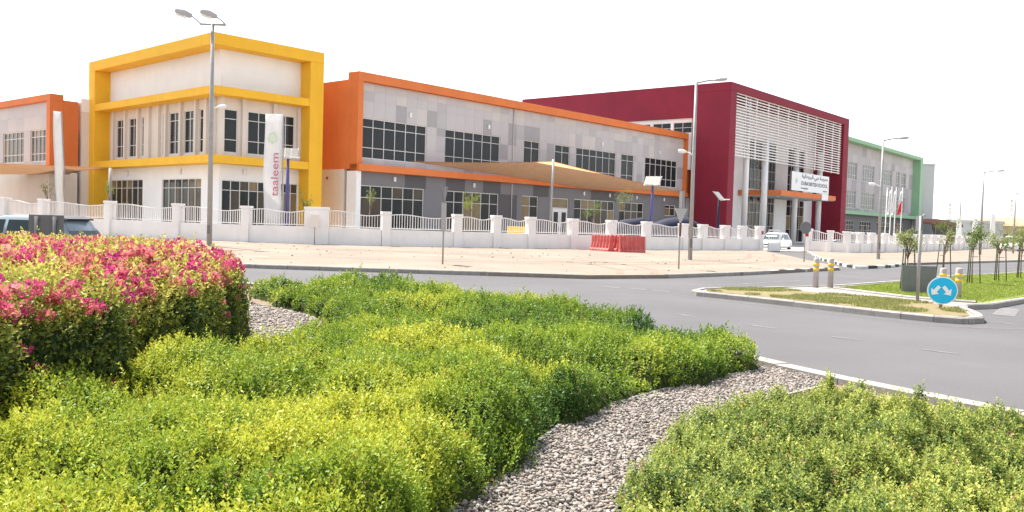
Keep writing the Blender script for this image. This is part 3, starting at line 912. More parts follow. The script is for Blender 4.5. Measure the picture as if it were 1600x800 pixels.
# ================================================================== BOUNDARY FENCE
PIERS = [(-39.5, 63.6, 2.4), (-34.61, 60.13, 2.36), (-30.74, 57.7, 2.32), (-24.85, 54.35, 2.27), (-19.71, 51.85, 2.2), (-15.2, 50.27, 2.16), (-11.02, 49.52, 2.2),
         (-7.21, 50.05, 2.06), (-3.26, 51.45, 2.04), (-1.0, 52.39, 2.05), (1.07, 53.44, 2.02), (3.73, 54.86, 2.0), (6.32, 56.62, 1.99), (8.86, 58.45, 1.98),
         (11.77, 60.81, 1.93), (13.39, 62.16, 1.92), (15.37, 63.85, 1.91), (16.98, 65.22, 1.91), (18.66, 66.65, 1.93)]
bars_left = [290]
def fence_run(root, piers, wide=(), red_at=None, bar_objs=(), bar_step=.15, pw=.24):
    for i, (x, y, zt) in enumerate(piers):
        j = min(i, len(piers) - 2)
        a, b = piers[j], piers[j + 1]
        ang = math.atan2(b[1] - a[1], b[0] - a[0])
        hw = .66 if i in wide else pw
        mb = MB().box(-hw, hw, -.26, .26, -.1, zt - .14).box(-hw - .035, hw + .035, -.295, .295, zt - .14, zt)
        mb.xform(Matrix.Translation((x, y, 0)) @ Matrix.Rotation(ang, 4, 'Z'))
        p = mb.build("pier", 'fence', root, world=True, bevel=.012)
        if red_at == i:
            k = Matrix.Translation((x, y, 0)) @ Matrix.Rotation(ang, 4, 'Z')
            MB().box(-.11, .11, -.30, -.262, zt - .62, zt - .36).xform(k).build("call_point", 'tail', p)
    for i in range(len(piers) - 1):
        (x0, y0, t0), (x1, y1, t1) = piers[i], piers[i + 1]
        d = Vector((x1 - x0, y1 - y0))
        L = d.length
        d /= L
        w0 = .66 if i in wide else pw
        w1 = .66 if i + 1 in wide else pw
        P = Vector((x0, y0)) + d * w0
        Q = Vector((x1, y1)) - d * w1
        h0, h1 = t0 * .5, t1 * .5
        MB().wallseg(P, Q, .26, -.1, -.1, h0, h1).build("plinth", 'fence', root, world=True)
        ang = math.atan2(d.y, d.x)
        Lr = (Q - P).length
        def top(s):
            q = s / Lr
            base = (t0 + (t1 - t0) * q)
            return base * (.905 + .038 * math.sin(q * 2 * math.pi * (1 if Lr > 1.6 else .8) + .35))
        def bot(s): return h0 + (h1 - h0) * s / Lr + .07
        rail = MB()
        n = 12
        for k in range(n):
            s0, s1 = Lr * k / n, Lr * (k + 1) / n
            a, b = P + d * s0, P + d * s1
            rail.wallseg(a, b, .055, top(s0) - .05, top(s1) - .05, top(s0), top(s1))
        rail.wallseg(P, Q, .05, bot(0), bot(Lr), bot(0) + .045, bot(Lr) + .045)
        nb = max(2, int(Lr / bar_step))
        single = i in bar_objs and bars_left[0] - nb > 0
        bars = []
        for k in range(nb):
            s = Lr * (k + .5) / nb
            c = P + d * s
            z0, z1 = bot(s) - .02, top(s) - .03
            if single: bars.append((c, z0, z1))
            else: rail.wallseg(c - d * .014, c + d * .014, .028, z0, z0, z1, z1)
        ro = rail.build("railing", 'rail', root, world=True)
        for c, z0, z1 in bars:
            bars_left[0] -= 1
            piece("bar", 'rail', ro, (c.x, c.y, (z0 + z1) / 2), (.028, .028, z1 - z0), ang)

fl = thing("boundary_fence", "long white fence of piers, low wall and wavy bar railings left of the school gate", "fence", (-11.0, 49.5, 0))
fence_run(fl, PIERS, wide=(6,), red_at=18, bar_objs=(3, 4, 5, 6, 7, 8, 9, 10))
PR = [(23.3, 69.3, 1.86), (24.5, 67.95, 1.76), (25.5, 67.2, 1.72), (26.9, 68.3, 1.70), (28.4, 69.8, 1.68)]
x, y = 28.4, 69.8
path = smooth_path([(28.4, 69.8), (36, 79), (49.1, 96.7), (65.4, 120), (74, 133)], 3.2)
PR += [(p[0], p[1], 1.68) for p in path[1:]]
fr_ = thing("boundary_fence", "white fence of piers and railings running right from the school gate into the distance", "fence", (25.5, 67.2, 0))
fence_run(fr_, PR, red_at=0, pw=.17)

# open sliding gate leaf beside the left gate pier
gt = thing("gate_leaf", "open white barred gate leaf beside the left gate pier", "gate", (19.2, 66.2, 0), R(-20))
MB().box(0, .06, -.03, .03, .1, 1.7).box(.84, .9, -.03, .03, .1, 1.7).box(0, .9, -.03, .03, .1, .7).box(0, .9, -.03, .03, 1.62, 1.7).build("gate_frame", 'rail', gt)
for k in range(6): piece("bar", 'rail', gt, (.13 + .128 * k, 0, 1.16), (.03, .03, .95))

# small blank plate on a post in front of the wide pier
t = thing("meter_plate", "small blank plate on a thin post in front of the widest fence pier", "sign", (-11.0, 48.9, .115))
MB().box(-.24, .24, -.02, .02, .95, 1.65).build("plate", 'beige', t)
MB().tube([(0, .04, 0), (0, .04, 1.6)], .025, 6).build("post", 'steel', t)

# ================================================================== FOLIAGE HELPERS
def unit(v):
    return v / np.maximum(1e-9, np.linalg.norm(v, axis=-1, keepdims=True))

def leaf_mesh(name, P, D, Nn, L, W, Cc, material, fold=0.22):
    """One mesh of many four-cornered, folded leaves. P base, D direction, Nn face normal, L length, W width, Cc colour."""
    n = len(P)
    S = unit(np.cross(D, Nn))
    Nn = unit(np.cross(S, D))
    mid = P + D * (L * 0.48)[:, None]
    up_ = Nn * (W * fold)[:, None]
    a = P
    b = mid + S * (W * .5)[:, None] + up_
    c = P + D * L[:, None] - Nn * (L * .08)[:, None]
    d = mid - S * (W * .5)[:, None] + up_
    V = np.stack([a, b, c, d], 1).reshape(-1, 3)
    me = bpy.data.meshes.new(name)
    me.vertices.add(4 * n)
    me.vertices.foreach_set("co", V.astype(np.float32).ravel())
    idx = np.arange(n)[:, None] * 4
    tri = np.concatenate([idx + np.array([[0, 1, 2]]), idx + np.array([[0, 2, 3]])], 1).reshape(-1)
    me.loops.add(6 * n)
    me.loops.foreach_set("vertex_index", tri.astype(np.int32))
    me.polygons.add(2 * n)
    me.polygons.foreach_set("loop_start", np.arange(0, 6 * n, 3, dtype=np.int32))
    me.update(calc_edges=True)
    at = me.color_attributes.new("leafcol", 'FLOAT_COLOR', 'POINT')
    C4 = np.ones((4 * n, 4), np.float32)
    C4[:, :3] = np.repeat(Cc, 4, 0)
    at.data.foreach_set("color", C4.ravel())
    me.materials.append(material)
    return me

def rand_dirs(n):
    v = RNG.normal(size=(n, 3))
    return unit(v)

def shoots(P, A, K, Ls, Ws, spread=.9, back=.10, fwd=.02, jitter=.5):
    """K leaves round each shoot tip P with axis A. Returns leaf base, direction, normal, length, width, position along shoot (0 old .. 1 tip)."""
    n = len(P)
    t = np.tile(np.linspace(0, 1, K), (n, 1)) + RNG.uniform(-.08, .08, (n, K))
    ref = unit(np.cross(A, rand_dirs(n)))
    bi = np.cross(A, ref)
    th = np.arange(K)[None] * 2.4 + RNG.uniform(0, 6.28, (n, 1)) + RNG.uniform(-.4, .4, (n, K))
    rad = ref[:, None] * np.cos(th)[..., None] + bi[:, None] * np.sin(th)[..., None]
    open_ = spread * (1.15 - .75 * t)[..., None]
    D = unit(A[:, None] * (1.0 - open_ * .55) + rad * open_ + RNG.normal(size=(n, K, 3)) * .12 * jitter)
    base = P[:, None] + A[:, None] * (-back[:, None] + (back + fwd)[:, None] * t if hasattr(back, '__len__') else -back + (back + fwd) * t)[..., None]
    Nn = unit(A[:, None] + RNG.normal(size=(n, K, 3)) * .35 * jitter - D * .2)
    sz = RNG.uniform(.7, 1.2, (n, K)) * (1.05 - .35 * t)
    return base.reshape(-1, 3), D.reshape(-1, 3), Nn.reshape(-1, 3), (sz * Ls[:, None]).ravel(), (sz * Ws[:, None]).ravel(), t.ravel()

LEAF = leaf_mat("leaf_glossy", .5, .30, .22)
LEAF_SOFT = leaf_mat("leaf_matte", .6, .27, .25)
PETAL = leaf_mat("papery_bract", .75, .35, .12)

def small_tree(label, loc, h, cr, n, cols, group, lean=0.0, stakes=(), sparse=False):
    t = thing("young_tree", label, "tree", loc, 0, group)
    rnd = random.Random(hash(label) % 1000 if False else len(label) * 7 + int(loc[0] * 10))
    tr = MB()
    top = h * .62
    tr.tube([(0, 0, 0), (lean * .3 * h, .02, h * .3), (lean * h * .62, 0, top)], [.022, .018, .012], 6)
    limbs = []
    for k in range(7):
        a = rnd.uniform(0, 6.28)
        r = cr * rnd.uniform(.5, .95)
        z = h * rnd.uniform(.72, .98)
        s = Vector((lean * h * .6, 0, top * rnd.uniform(.75, 1.0)))
        e = Vector((lean * h + r * math.cos(a), r * math.sin(a), z))
        mid_ = (s + e) / 2 + Vector((0, 0, .08))
        tr.tube([s, mid_, e], [.014, .01, .004], 5)
        limbs.append((s, mid_, e))
    tr.build("trunk", 'bark', t)
    P, A = [], []
    for k in range(n):
        s, m_, e = rnd.choice(limbs)
        q = rnd.random() ** .6
        p = (m_ + (e - m_) * q) + Vector((rnd.gauss(0, 1), rnd.gauss(0, 1), rnd.gauss(0, 1))) * cr * .22
        P.append(p)
        A.append(Vector((rnd.gauss(0, .6), rnd.gauss(0, .6), .7)).normalized())
    P, A = np.array(P), np.array(A)
    ls = np.full(n, .085)
    b, D, Nn, L, W, tt = shoots(P, A, 7, ls, ls * .42, back=.12, fwd=.03)
    c0, c1 = np.array(cols[0]), np.array(cols[1])
    mix = np.clip(RNG.uniform(0, 1, len(b)) * .7 + tt * .3, 0, 1)[:, None]
    obj("crown", leaf_mesh("crown", b, D, Nn, L, W, c0 * (1 - mix) + c1 * mix, LEAF_SOFT), t, kind=None)
    for (dx, dy) in stakes:
        st = MB().tube([(dx, dy, -.02), (dx * .7, dy * .7, h * .68)], .019, 6)
        st.build("stake", 'stake', t)
    if stakes:
        MB().tube([(stakes[0][0] * .6, stakes[0][1] * .6, h * .45), (stakes[1][0] * .6, stakes[1][1] * .6, h * .45)], .008, 5).build("tie", 'black', t)
    return t

# ================================================================== STREET FURNITURE
def head_mesh(L=.62, w=.24, tall=1.0):
    mb = MB()
    rings = []
    for x, hw, z0, z1 in ((0, .05, -.04, .04), (.12, .085, -.06, .06), (L * .5, w / 2, -.075, .085), (L * .85, w / 2 * .92, -.06, .07), (L, w * .3, -.03, .04)):
        rings.append([(x, -hw, z0 * .6), (x, -hw * .8, z0), (x, hw * .8, z0), (x, hw, z0 * .6), (x, hw, z1 * .4), (x, hw * .6, z1), (x, -hw * .6, z1), (x, -hw, z1 * .4)])
    mb.loft([[(p[0], p[1], p[2] * tall) for p in r] for r in rings])
    return mb

def lamp_part(t, root, rot, elev, L=.62, w=.24, pm='steel', hm='lamphead', parent=None, tall=1.0):
    m = Matrix.Translation(root) @ Matrix.Rotation(rot, 4, 'Z') @ Matrix.Rotation(-elev, 4, 'Y')
    h = head_mesh(L, w, tall).xform(m).build("lamp_head", hm, parent or t)
    MB().box(L * .3, L * .88, -w * .36, w * .36, -.088 * tall, -.06 * tall).xform(m).build("lens", 'signwhite', h)
    return h

def street_lamp(label, x, y, h, heads, low=None, r=.12, arm=1.0):
    t = thing("street_lamp", label, "street lamp", (x, y, .1), 0, "street lamps")
    h -= .1
    MB().tube([(0, 0, 0), (0, 0, h * .5), (0, 0, h)], [r, r * .82, r * .62], 12).build("pole", 'steel', t)
    MB().box(-.2, .2, -.2, .2, 0, .03).build("base_plate", 'steel', t)
    MB().box(-.06, .06, -r - .02, -r + .02, .6, 1.0).build("hatch", 'greysign', t)
    if heads == 2:
        MB().tube([(-.6, .03, h - .03), (.62, -.03, h - .06)], .055, 8).build("cross_arm", 'steel', t)
        for bx in (-.58, .60):
            MB().tube([(bx, 0, h - .04), (bx - .18, -.05, h + .14), (bx - .42, -.12, h + .32)], .035, 8).build("bracket", 'steel', t)
            lamp_part(t, (bx - .36, -.12, h + .29), R(200), R(14), .78, .42, tall=2.0)
    else:
        MB().tube([(0, 0, h - .02), (arm * .45, -.05, h + .09), (arm * .8, -.1, h + .13)], [.05, .042, .035], 8).build("arm", 'steel', t)
        lamp_part(t, (arm * .72, -.09, h + .12), R(-6), R(5), .62, .24)
    if low:
        s, z = low
        MB().tube([(0, 0, z - .1), (s * .2, -.02, z + .05), (s * .38, -.05, z + .09)], .03, 8).build("low_arm", 'whitepaint', t)
        lamp_part(t, (s * .33, -.05, z + .09), R(0 if s > 0 else 180), R(8), .42, .2, hm='whitepaint')
    return t
street_lamp("tall street lamp with two heads on a cross arm, in front of the yellow building", -14.40, 41.84, 10.6, 2, (.9, 6.5), .13)
street_lamp("street lamp with one arm standing on sand in front of the crimson building", 8.41, 41.59, 8.45, 1, (-1, 5.0), .105, 1.1)
street_lamp("street lamp with one arm in front of the green framed wing", 21.57, 51.86, 7.1, 1, (-1, 4.3), .10, 1.1)
street_lamp("street lamp with one arm right of the plain grey block", 39.14, 73.7, 7.0, 1, None, .11, 1.4)
street_lamp("small far street lamp at the right edge of the photograph", 48.6, 85.5, 5.9, 1, None, .10, 1.4)
street_lamp("faint far lamp post standing behind the white banners", 77, 152, 10.8, 1, None, .11, 1.8)

def solar_lamp(label, x, y, h, rz, pm='purple'):
    t = thing("solar_lamp", label, "lamp", (x, y, .06), R(rz), "solar lamps behind the fence")
    MB().tube([(0, 0, 0), (0, 0, h * .6), (0, 0, h)], [.13, .11, .08], 10).build("pole", pm, t)
    p = MB().box(-.55, .55, -.42, .42, -.02, .02).xform(Matrix.Translation((0, 0, h + .18)) @ Matrix.Rotation(R(48), 4, 'X')).build("solar_panel", 'solar', t)
    MB().box(-.59, .59, -.46, .46, -.03, -.021).xform(Matrix.Translation((0, 0, h + .18)) @ Matrix.Rotation(R(48), 4, 'X')).build("panel_frame", 'frame', p)
    for k in (-.18, .18):
        MB().box(k - .008, k + .008, -.42, .42, .021, .025).xform(Matrix.Translation((0, 0, h + .18)) @ Matrix.Rotation(R(48), 4, 'X')).build("panel_bar", 'frame', p)
    MB().tube([(0, 0, h - .1), (0, -.03, h + .16)], .045, 8).build("bracket", 'steel', t)
    MB().tube([(0, 0, h - .25), (.35, -.35, h - .12)], .03, 6).build("arm", 'steel', t)
    MB().box(-.12, .12, -.3, .3, -.04, .04).xform(Matrix.Translation((.42, -.42, h - .1)) @ Matrix.Rotation(R(45), 4, 'Z')).build("lamp_head", 'whitepaint', t)
    return t
solar_lamp("purple post with a tilted solar panel beside the tall white banner", -13.65, 53.2, 5.2, 10)
solar_lamp("blue-purple post with a tilted solar panel in front of the orange wing's right end", 10.05, 64.0, 4.75, -25)
solar_lamp("dark post with a thin tilted panel against the crimson side wall", 16.75, 72.0, 4.1, 55, 'navy')

def road_sign(name, label, x, y, h, z0=.1, r=.035):
    t = thing(name, label, "road sign", (x, y, z0))
    MB().tube([(0, 0, 0), (0, 0, h)], r, 10).build("post", 'steel', t)
    return t
def disc(mb, c, rad, th, rz, n=40):
    m = Matrix.Translation(c) @ Matrix.Rotation(rz, 4, 'Z')
    k = len(mb.v)
    mb.tube([(0, -th / 2, 0), (0, th / 2, 0)], rad, n)
    mb.xform(m, k)
    for i in range(len(mb.sm)): mb.sm[i] = False
    return mb
# blue disc with two white arrows
t = road_sign("arrow_sign", "round blue sign with two white downward arrows on the traffic island", 8.83, 18.05, .42, .12, .035)
yaw = R(-24)
disc(MB(), (0, -.045, .36), .285, .012, yaw).build("disc_rim", 'signwhite', t)
disc(MB(), (0, -.054, .36), .262, .012, yaw).build("disc", 'signblue', t)
for s in (-1, 1):
    # arrow pointing down and outwards
    pts = [(-.035, .115), (.035, .115), (.035, -.01), (.095, -.01), (0, -.115), (-.095, -.01), (-.035, -.01)]
    a = R(38) * s
    mb = MB()
    vs_ = []
    for (px, pz) in pts:
        qx = px * math.cos(a) - pz * math.sin(a) + s * .108
        qz = px * math.sin(a) + pz * math.cos(a)
        vs_.append((qx, qz))
    n = len(vs_)
    mb.add([(p[0], -.004, p[1]) for p in vs_] + [(p[0], 0.0, p[1]) for p in vs_],
           [tuple(range(n)), tuple(reversed(range(n, 2 * n)))] + [(i, n + i, n + (i + 1) % n, (i + 1) % n) for i in range(n)])
    mb.xform(Matrix.Translation((0, -.0, .355)) @ Matrix.Rotation(yaw, 4, 'Z') @ Matrix.Translation((0, -.061, 0)))
    mb.build("arrow", 'signwhite', t)
# bare pole with a thin bracket
t = road_sign("sign_pole", "bare thin metal pole with a small bracket on top, left of the blue disc sign", 8.94, 19.33, 1.9, .12, .035)
MB().box(-.012, .012, -.05, .22, 1.58, 1.9).build("plate", 'greysign', t)
MB().tube([(0, 0, 1.88), (.07, 0, 1.94), (.09, 0, 1.88)], .012, 6).build("bracket", 'steel', t)
MB().box(-.1, .1, -.1, .1, 0, .02).build("base_plate", 'steel', t)
# triangular signs seen from behind or nearly edge-on
def tri_plate(w, h, th=.012):
    mb = MB()
    a = [(-w / 2, 0), (w / 2, 0), (w / 2 + .02, -.03), (.03, -h), (-.03, -h), (-w / 2 - .02, -.03)]
    n = len(a)
    return mb.add([(p[0], -th, p[1]) for p in a] + [(p[0], th, p[1]) for p in a],
                  [tuple(range(n)), tuple(reversed(range(n, 2 * n)))] + [(i, n + i, n + (i + 1) % n, (i + 1) % n) for i in range(n)])
t = road_sign("triangle_sign", "narrow post with a triangular plate seen nearly edge-on, standing on sand before the orange wing", -2.40, 30.54, 2.7, .1, .03)
tri_plate(.75, .62).xform(Matrix.Translation((0, -.05, 2.72)) @ Matrix.Rotation(R(76), 4, 'Z')).build("triangle_plate", 'greysign', t)
MB().box(-.3, .3, -.01, .01, 1.15, 2.15).xform(Matrix.Translation((0, -.05, 0)) @ Matrix.Rotation(R(79), 4, 'Z')).build("plate", 'steel', t)
t = road_sign("triangle_sign", "post with a pale downward triangle and an edge-on plate, left of the single-arm lamp", 6.10, 32.15, 2.2, .1, .03)
tri_plate(.44, .5).xform(Matrix.Translation((0, -.05, 2.22)) @ Matrix.Rotation(R(15), 4, 'Z')).build("triangle_plate", 'lamphead', t)
MB().box(-.30, .30, -.012, .012, 2.2, 2.85).xform(Matrix.Translation((0, 0.05, 0)) @ Matrix.Rotation(R(70), 4, 'Z')).build("plate", 'steel', t)
MB().box(-.04, .04, -.06, -.035, 1.2, 1.7).build("strap", 'brownsign', t)
t = road_sign("round_sign", "grey back of a round sign on a post before the school gate", 14.38, 43.34, 1.9, .1, .03)
disc(MB(), (0, -.05, 1.7), .3, .014, R(12)).build("disc", 'greysign', t)
t = road_sign("brown_sign", "small dark brown plate on a post in front of the far fence", 37.5, 75.4, 1.35, .1, .03)
MB().box(-.32, .32, -.03, -.01, 1.05, 1.4).build("plate", 'brownsign', t)

# chevron boards of the roundabout, seen from behind
def board(label, x, y, rz, w, z0, z1, base, posts):
    t = thing("sign_board", label, "road sign", (x, y, base), R(rz))
    b = MB().box(-w / 2, w / 2, -.012, .012, z0, z1).build("board", 'greysign', t)
    for s in (-.26, .26) if posts else ():
        MB().box(s * w - .04, s * w + .04, -.075, -.013, z1 - .10, z1 - .04).build("clamp", 'steel', b)
        MB().box(s * w - .04, s * w + .04, -.075, -.013, z0 + .06, z0 + .12).build("clamp", 'steel', b)
    for s in (-.26, .26):
        yy = -.05 if posts else .05
        MB().tube([(s * w, yy, 0), (s * w, yy, z1 - .03)], .036, 8).build("post", 'greysign', t)
    return t
board("dark grey back of a sign board on two posts behind the pink flowering bush", -10.3, 19.45, 5, .74, .62, 1.46, .03, True)
board("plain grey sign board standing low behind the bare pole on the traffic island", 10.47, 22.62, 0, .88, -.06, .70, .11, False)

# bollards
for x, y, h, lab in ((8.25, 23.84, .80, "left bollard with yellow bands at the far end of the crossing strip"),
                     (8.71, 24.01, .80, "right bollard with yellow bands at the far end of the crossing strip"),
                     (10.50, 21.40, .72, "bollard with yellow bands half hidden behind the blue disc sign"),
                     (10.74, 21.12, .74, "bollard with yellow bands just right of the blue disc sign")):
    t = thing("bollard", lab, "bollard", (x, y, .10), 0, "grey bollards with yellow bands")
    MB().tube([(0, 0, 0), (0, 0, h - .03), (0, 0, h)], [.075, .075, .06], 14).build("post", 'bollard', t)
    for z in (h - .17, h - .30):
        MB().tube([(0, 0, z - .035), (0, 0, z + .035)], .079, 14).build("reflective_band", 'reflector', t)

# red plastic barriers
def barrier(label, x, y, rz, L=2.0, H=.95):
    t = thing("plastic_barrier", label, "barrier", (x, y, .115), R(rz), "red plastic barriers by the fence")
    prof = [(-.24, 0), (.24, 0), (.24, .1), (.19, .2), (.11, .55), (.10, H - .04), (.07, H), (-.07, H), (-.10, H - .04), (-.11, .55), (-.19, .2), (-.24, .1)]
    rings = []
    n = 24
    for i in range(n + 1):
        u = L * i / n
        k = .55 if (i % 4 in (1, 2)) and 1 < i < n - 1 else 1.0
        if i in (0, n): k = .93
        rings.append([(u - L / 2, p[0] * (k if .1 < p[1] < H - .02 else 1), p[1]) for p in prof])
    MB().loft(rings, smooth=False).build("body", 'barrier', t)
    for s in (-.3, .3):
        MB().tube([(s * L, 0, H), (s * L, 0, H + .025)], .07, 10).build("filler_cap", 'barrier', t)
    return t
barrier("ribbed red plastic barrier at the left of the stack, side turned to the road", 5.35, 52.55, -62)
barrier("red plastic barrier behind the ribbed one, close to the white wall", 5.85, 52.85, -62)
barrier("third red plastic barrier, farthest back against the white wall", 6.35, 53.15, -62)
barrier("red plastic barrier standing crosswise at the right end of the stack", 6.95, 51.15, 4, 1.5)

# white banner with vertical lettering
t = thing("feather_banner", "tall white banner with vertical pink lettering and green ring in front of the yellow building", "banner", (-13.98, 52.0, .06))
bw_, bz0, bz1 = 1.05, 1.0, 7.55
mb = MB()
N = 14
def by(z): return .05 * math.sin(z * 1.3) 
def bx(z): return -.24 + .02 * math.sin(z)
front = []
for i in range(N + 1):
    z = bz0 + (bz1 - bz0) * i / N
    for k in range(5):
        x_ = bx(z) - bw_ / 2 + bw_ * k / 4
        front.append((x_, by(z) + .05 * math.sin(k * 1.6 + z), z))
fs = []
for i in range(N):
    for k in range(4):
        fs.append((i * 5 + k, i * 5 + k + 1, i * 5 + k + 6, i * 5 + k + 5))
mb.add(front, fs, True)
bo = mb.build("cloth", 'banner', t)
so = bo.modifiers.new("thickness", 'SOLIDIFY'); so.thickness = .004
MB().tube([(.34, .06, 0), (.33, .06, 4), (.31, .06, 7.6)], .04, 8).build("mast", 'steel', t)
text_words("lettering", ["taaleem"], 'pink', t, (.12, -.13, 2.72), (0, 0, 1), (-1, 0, 0), .44, 2.55, bold=.005)
ring = MB()
for k in range(3):
    a0 = R(120 * k + 20)
    ring.tube([(-.25 + (.20 + .05 * s) * math.cos(a0 + s * 2.3), -.14, 6.15 + (.24 + .06 * s) * math.sin(a0 + s * 2.3)) for s in np.linspace(0, 1, 9)], [.025 + .05 * math.sin(math.pi * s) for s in np.linspace(0, 1, 9)], 6)
for i, v in enumerate(ring.v): ring.v[i] = (v[0], -.14 + (v[1] + .14) * .15, v[2])
ring.build("ring_emblem", 'palegreen', t)
t = thing("feather_banner", "tall narrow white banner seen edge-on in front of the left orange wing", "banner", (-29.75, 58.0, .06))
mb = MB()
for i in range(13):
    pass
pts = []
for i in range(15):
    z = .9 + 7.1 * i / 14
    tw = R(80) + .12 * math.sin(z * .8)
    hw = .42
    xo = -.02 * z - .1 + (.12 if z < 3 else 0) * math.sin(z)
    for s in (-1, -.33, .33, 1):
        pts.append((xo + s * hw * math.cos(tw) + .03 * math.sin(3 * s + z), s * hw * math.sin(tw), z))
fs = [(i * 4 + k, i * 4 + k + 1, i * 4 + k + 5, i * 4 + k + 4) for i in range(14) for k in range(3)]
mb.add(pts, fs, True)
bo = mb.build("cloth", 'banner', t)
so = bo.modifiers.new("thickness", 'SOLIDIFY'); so.thickness = .004
MB().tube([(.2, .3, 0), (.05, .3, 4), (-.2, .3, 8.05), (-.75, .3, 8.0)], .035, 8).build("mast", 'steel', t)
for (x, y, z, lab) in ((55.4, 110, 3.75, "leftmost small white banner near the right edge"), (57.4, 110, 3.85, "middle small white banner near the right edge"), (59.6, 110, 4.45, "rightmost, tallest of the small white banners near the right edge")):
    t = thing("feather_banner", lab, "banner", (x, y, .1), 0, "far white banners")
    MB().tube([(0, 0, 0), (0, 0, z)], .05, 6).build("mast", 'whitepaint', t)
    MB().hexa([(-.1, -.02, .7), (.65, -.02, .8), (.65, .02, .8), (-.1, .02, .7), (-.05, -.02, z), (.5, -.02, z - .1), (.5, .02, z - .1), (-.05, .02, z)]).build("cloth", 'banner', t)

# flagpoles in front of the green wing
for i, (x, y, z) in enumerate(((33.75, 80.0, 5.6), (34.6, 81, 5.75), (35.6, 82.4, 5.75), (36.9, 84.0, 5.85))):
    t = thing("flagpole", ("leftmost flagpole, without a visible flag, before the green framed wing", "second flagpole from the left with a limp white flag",
                           "third flagpole from the left with a limp white flag", "rightmost flagpole carrying a red and white flag")[i], "flagpole", (x, y, .1), 0, "flagpoles before the green wing")
    MB().tube([(0, 0, 0), (.08, 0, z)], [.06, .035], 8).build("pole", 'whitepaint', t)
    MB().tube([(.08, 0, z), (.08, 0, z + .1)], .06, 8).build("finial", 'whitepaint', t)
    if i:
        def cloth(z0, z1, m, wd):
            pts, K = [], 6
            for a in range(7):
                zz = z0 + (z1 - z0) * a / 6
                for k in range(K + 1):
                    pts.append((.05 - wd * k / K * (.55 + .45 * (1 - a / 6)), .12 * math.sin(k * 1.4 + a * .5), zz - .35 * k / K))
            fs = [(a * (K + 1) + k, a * (K + 1) + k + 1, (a + 1) * (K + 1) + k + 1, (a + 1) * (K + 1) + k) for a in range(6) for k in range(K)]
            o = MB().add(pts, fs, True).build("flag", m, t)
            o.modifiers.new("thickness", 'SOLIDIFY').thickness = .01
        if i < 3: cloth(z - 2.2, z - .1, 'banner', .35)
        else:
            cloth(z - 1.15, z - .1, 'banner', .35)
            cloth(z - 2.2, z - 1.16, 'redcloth', .45)

# ---------------------------------------------------------------- shade sails
def sail(label, corners, sag, masts, n=14, edge=.10, m='sail'):
    """Cloth between four corners with hollowed edges, and its masts."""
    t = thing("shade_sail", label, "shade sail", (*corners[0][:2], 0.06))
    A, B, Cc, D = [np.array(c, float) for c in corners]
    pts = []
    for i in range(n + 1):
        for j in range(n + 1):
            u, v = i / n, j / n
            p = (A * (1 - u) + B * u) * (1 - v) + (D * (1 - u) + Cc * u) * v
            ctr = (A + B + Cc + D) / 4
            # hollow edges: pull edge midpoints towards the centre
            eu, ev = 4 * u * (1 - u), 4 * v * (1 - v)
            k = edge * (eu * abs(2 * v - 1) ** 2 + ev * abs(2 * u - 1) ** 2)
            q = p + (ctr - p) * k
            q[2] -= sag * eu * ev
            pts.append(tuple(q))
    fs = [(i * (n + 1) + j, (i + 1) * (n + 1) + j, (i + 1) * (n + 1) + j + 1, i * (n + 1) + j + 1) for i in range(n) for j in range(n)]
    o = MB().add(pts, fs, True).build("cloth", m, t, world=True)
    rim = [pts[i * (n + 1)] for i in range(n + 1)] + [pts[n * (n + 1) + j] for j in range(1, n + 1)] + [pts[i * (n + 1) + n] for i in range(n - 1, -1, -1)] + [pts[j] for j in range(n - 1, 0, -1)]
    MB().tube(rim + rim[:1], .025, 5).build("edge_cable", 'sail', t, world=True)
    for (bx_, by_, tx, ty, tz) in masts:
        MB().tube([(bx_, by_, .05), (tx, ty, tz)], [.13, .11], 12).build("mast", 'steel', t, world=True)
    return t
def O(u, w, z, org=(-11.06, 62.0), ang=49):
    a = R(ang)
    return (org[0] + u * math.cos(a) + w * math.sin(a), org[1] + u * math.sin(a) - w * math.cos(a), z)
sail("large tan shade sail stretched from a grey mast in front of the orange wing", [O(5.1, .06, 6.0), O(17.5, 3.6, 6.8), O(39.6, 3.0, 5.3), O(27.0, .3, 5.0)], .1,
     [(*O(16.9, 3.9, 0)[:2], *O(17.5, 3.65, 0)[:2], 6.95), (*O(39.9, 3.1, 0)[:2], *O(39.7, 3.05, 0)[:2], 5.45)], edge=.07)
sail("tan shade sail over the yard of the left orange wing", [(-46, 73, 4.3), (-33.6, 66.6, 4.35), (-29.0, 63.2, 4.75), (-41.5, 61.0, 4.85)], .25, [(-28.6, 62.4, -28.6, 62.5, 4.7)], edge=.12, m='sail_shaded')

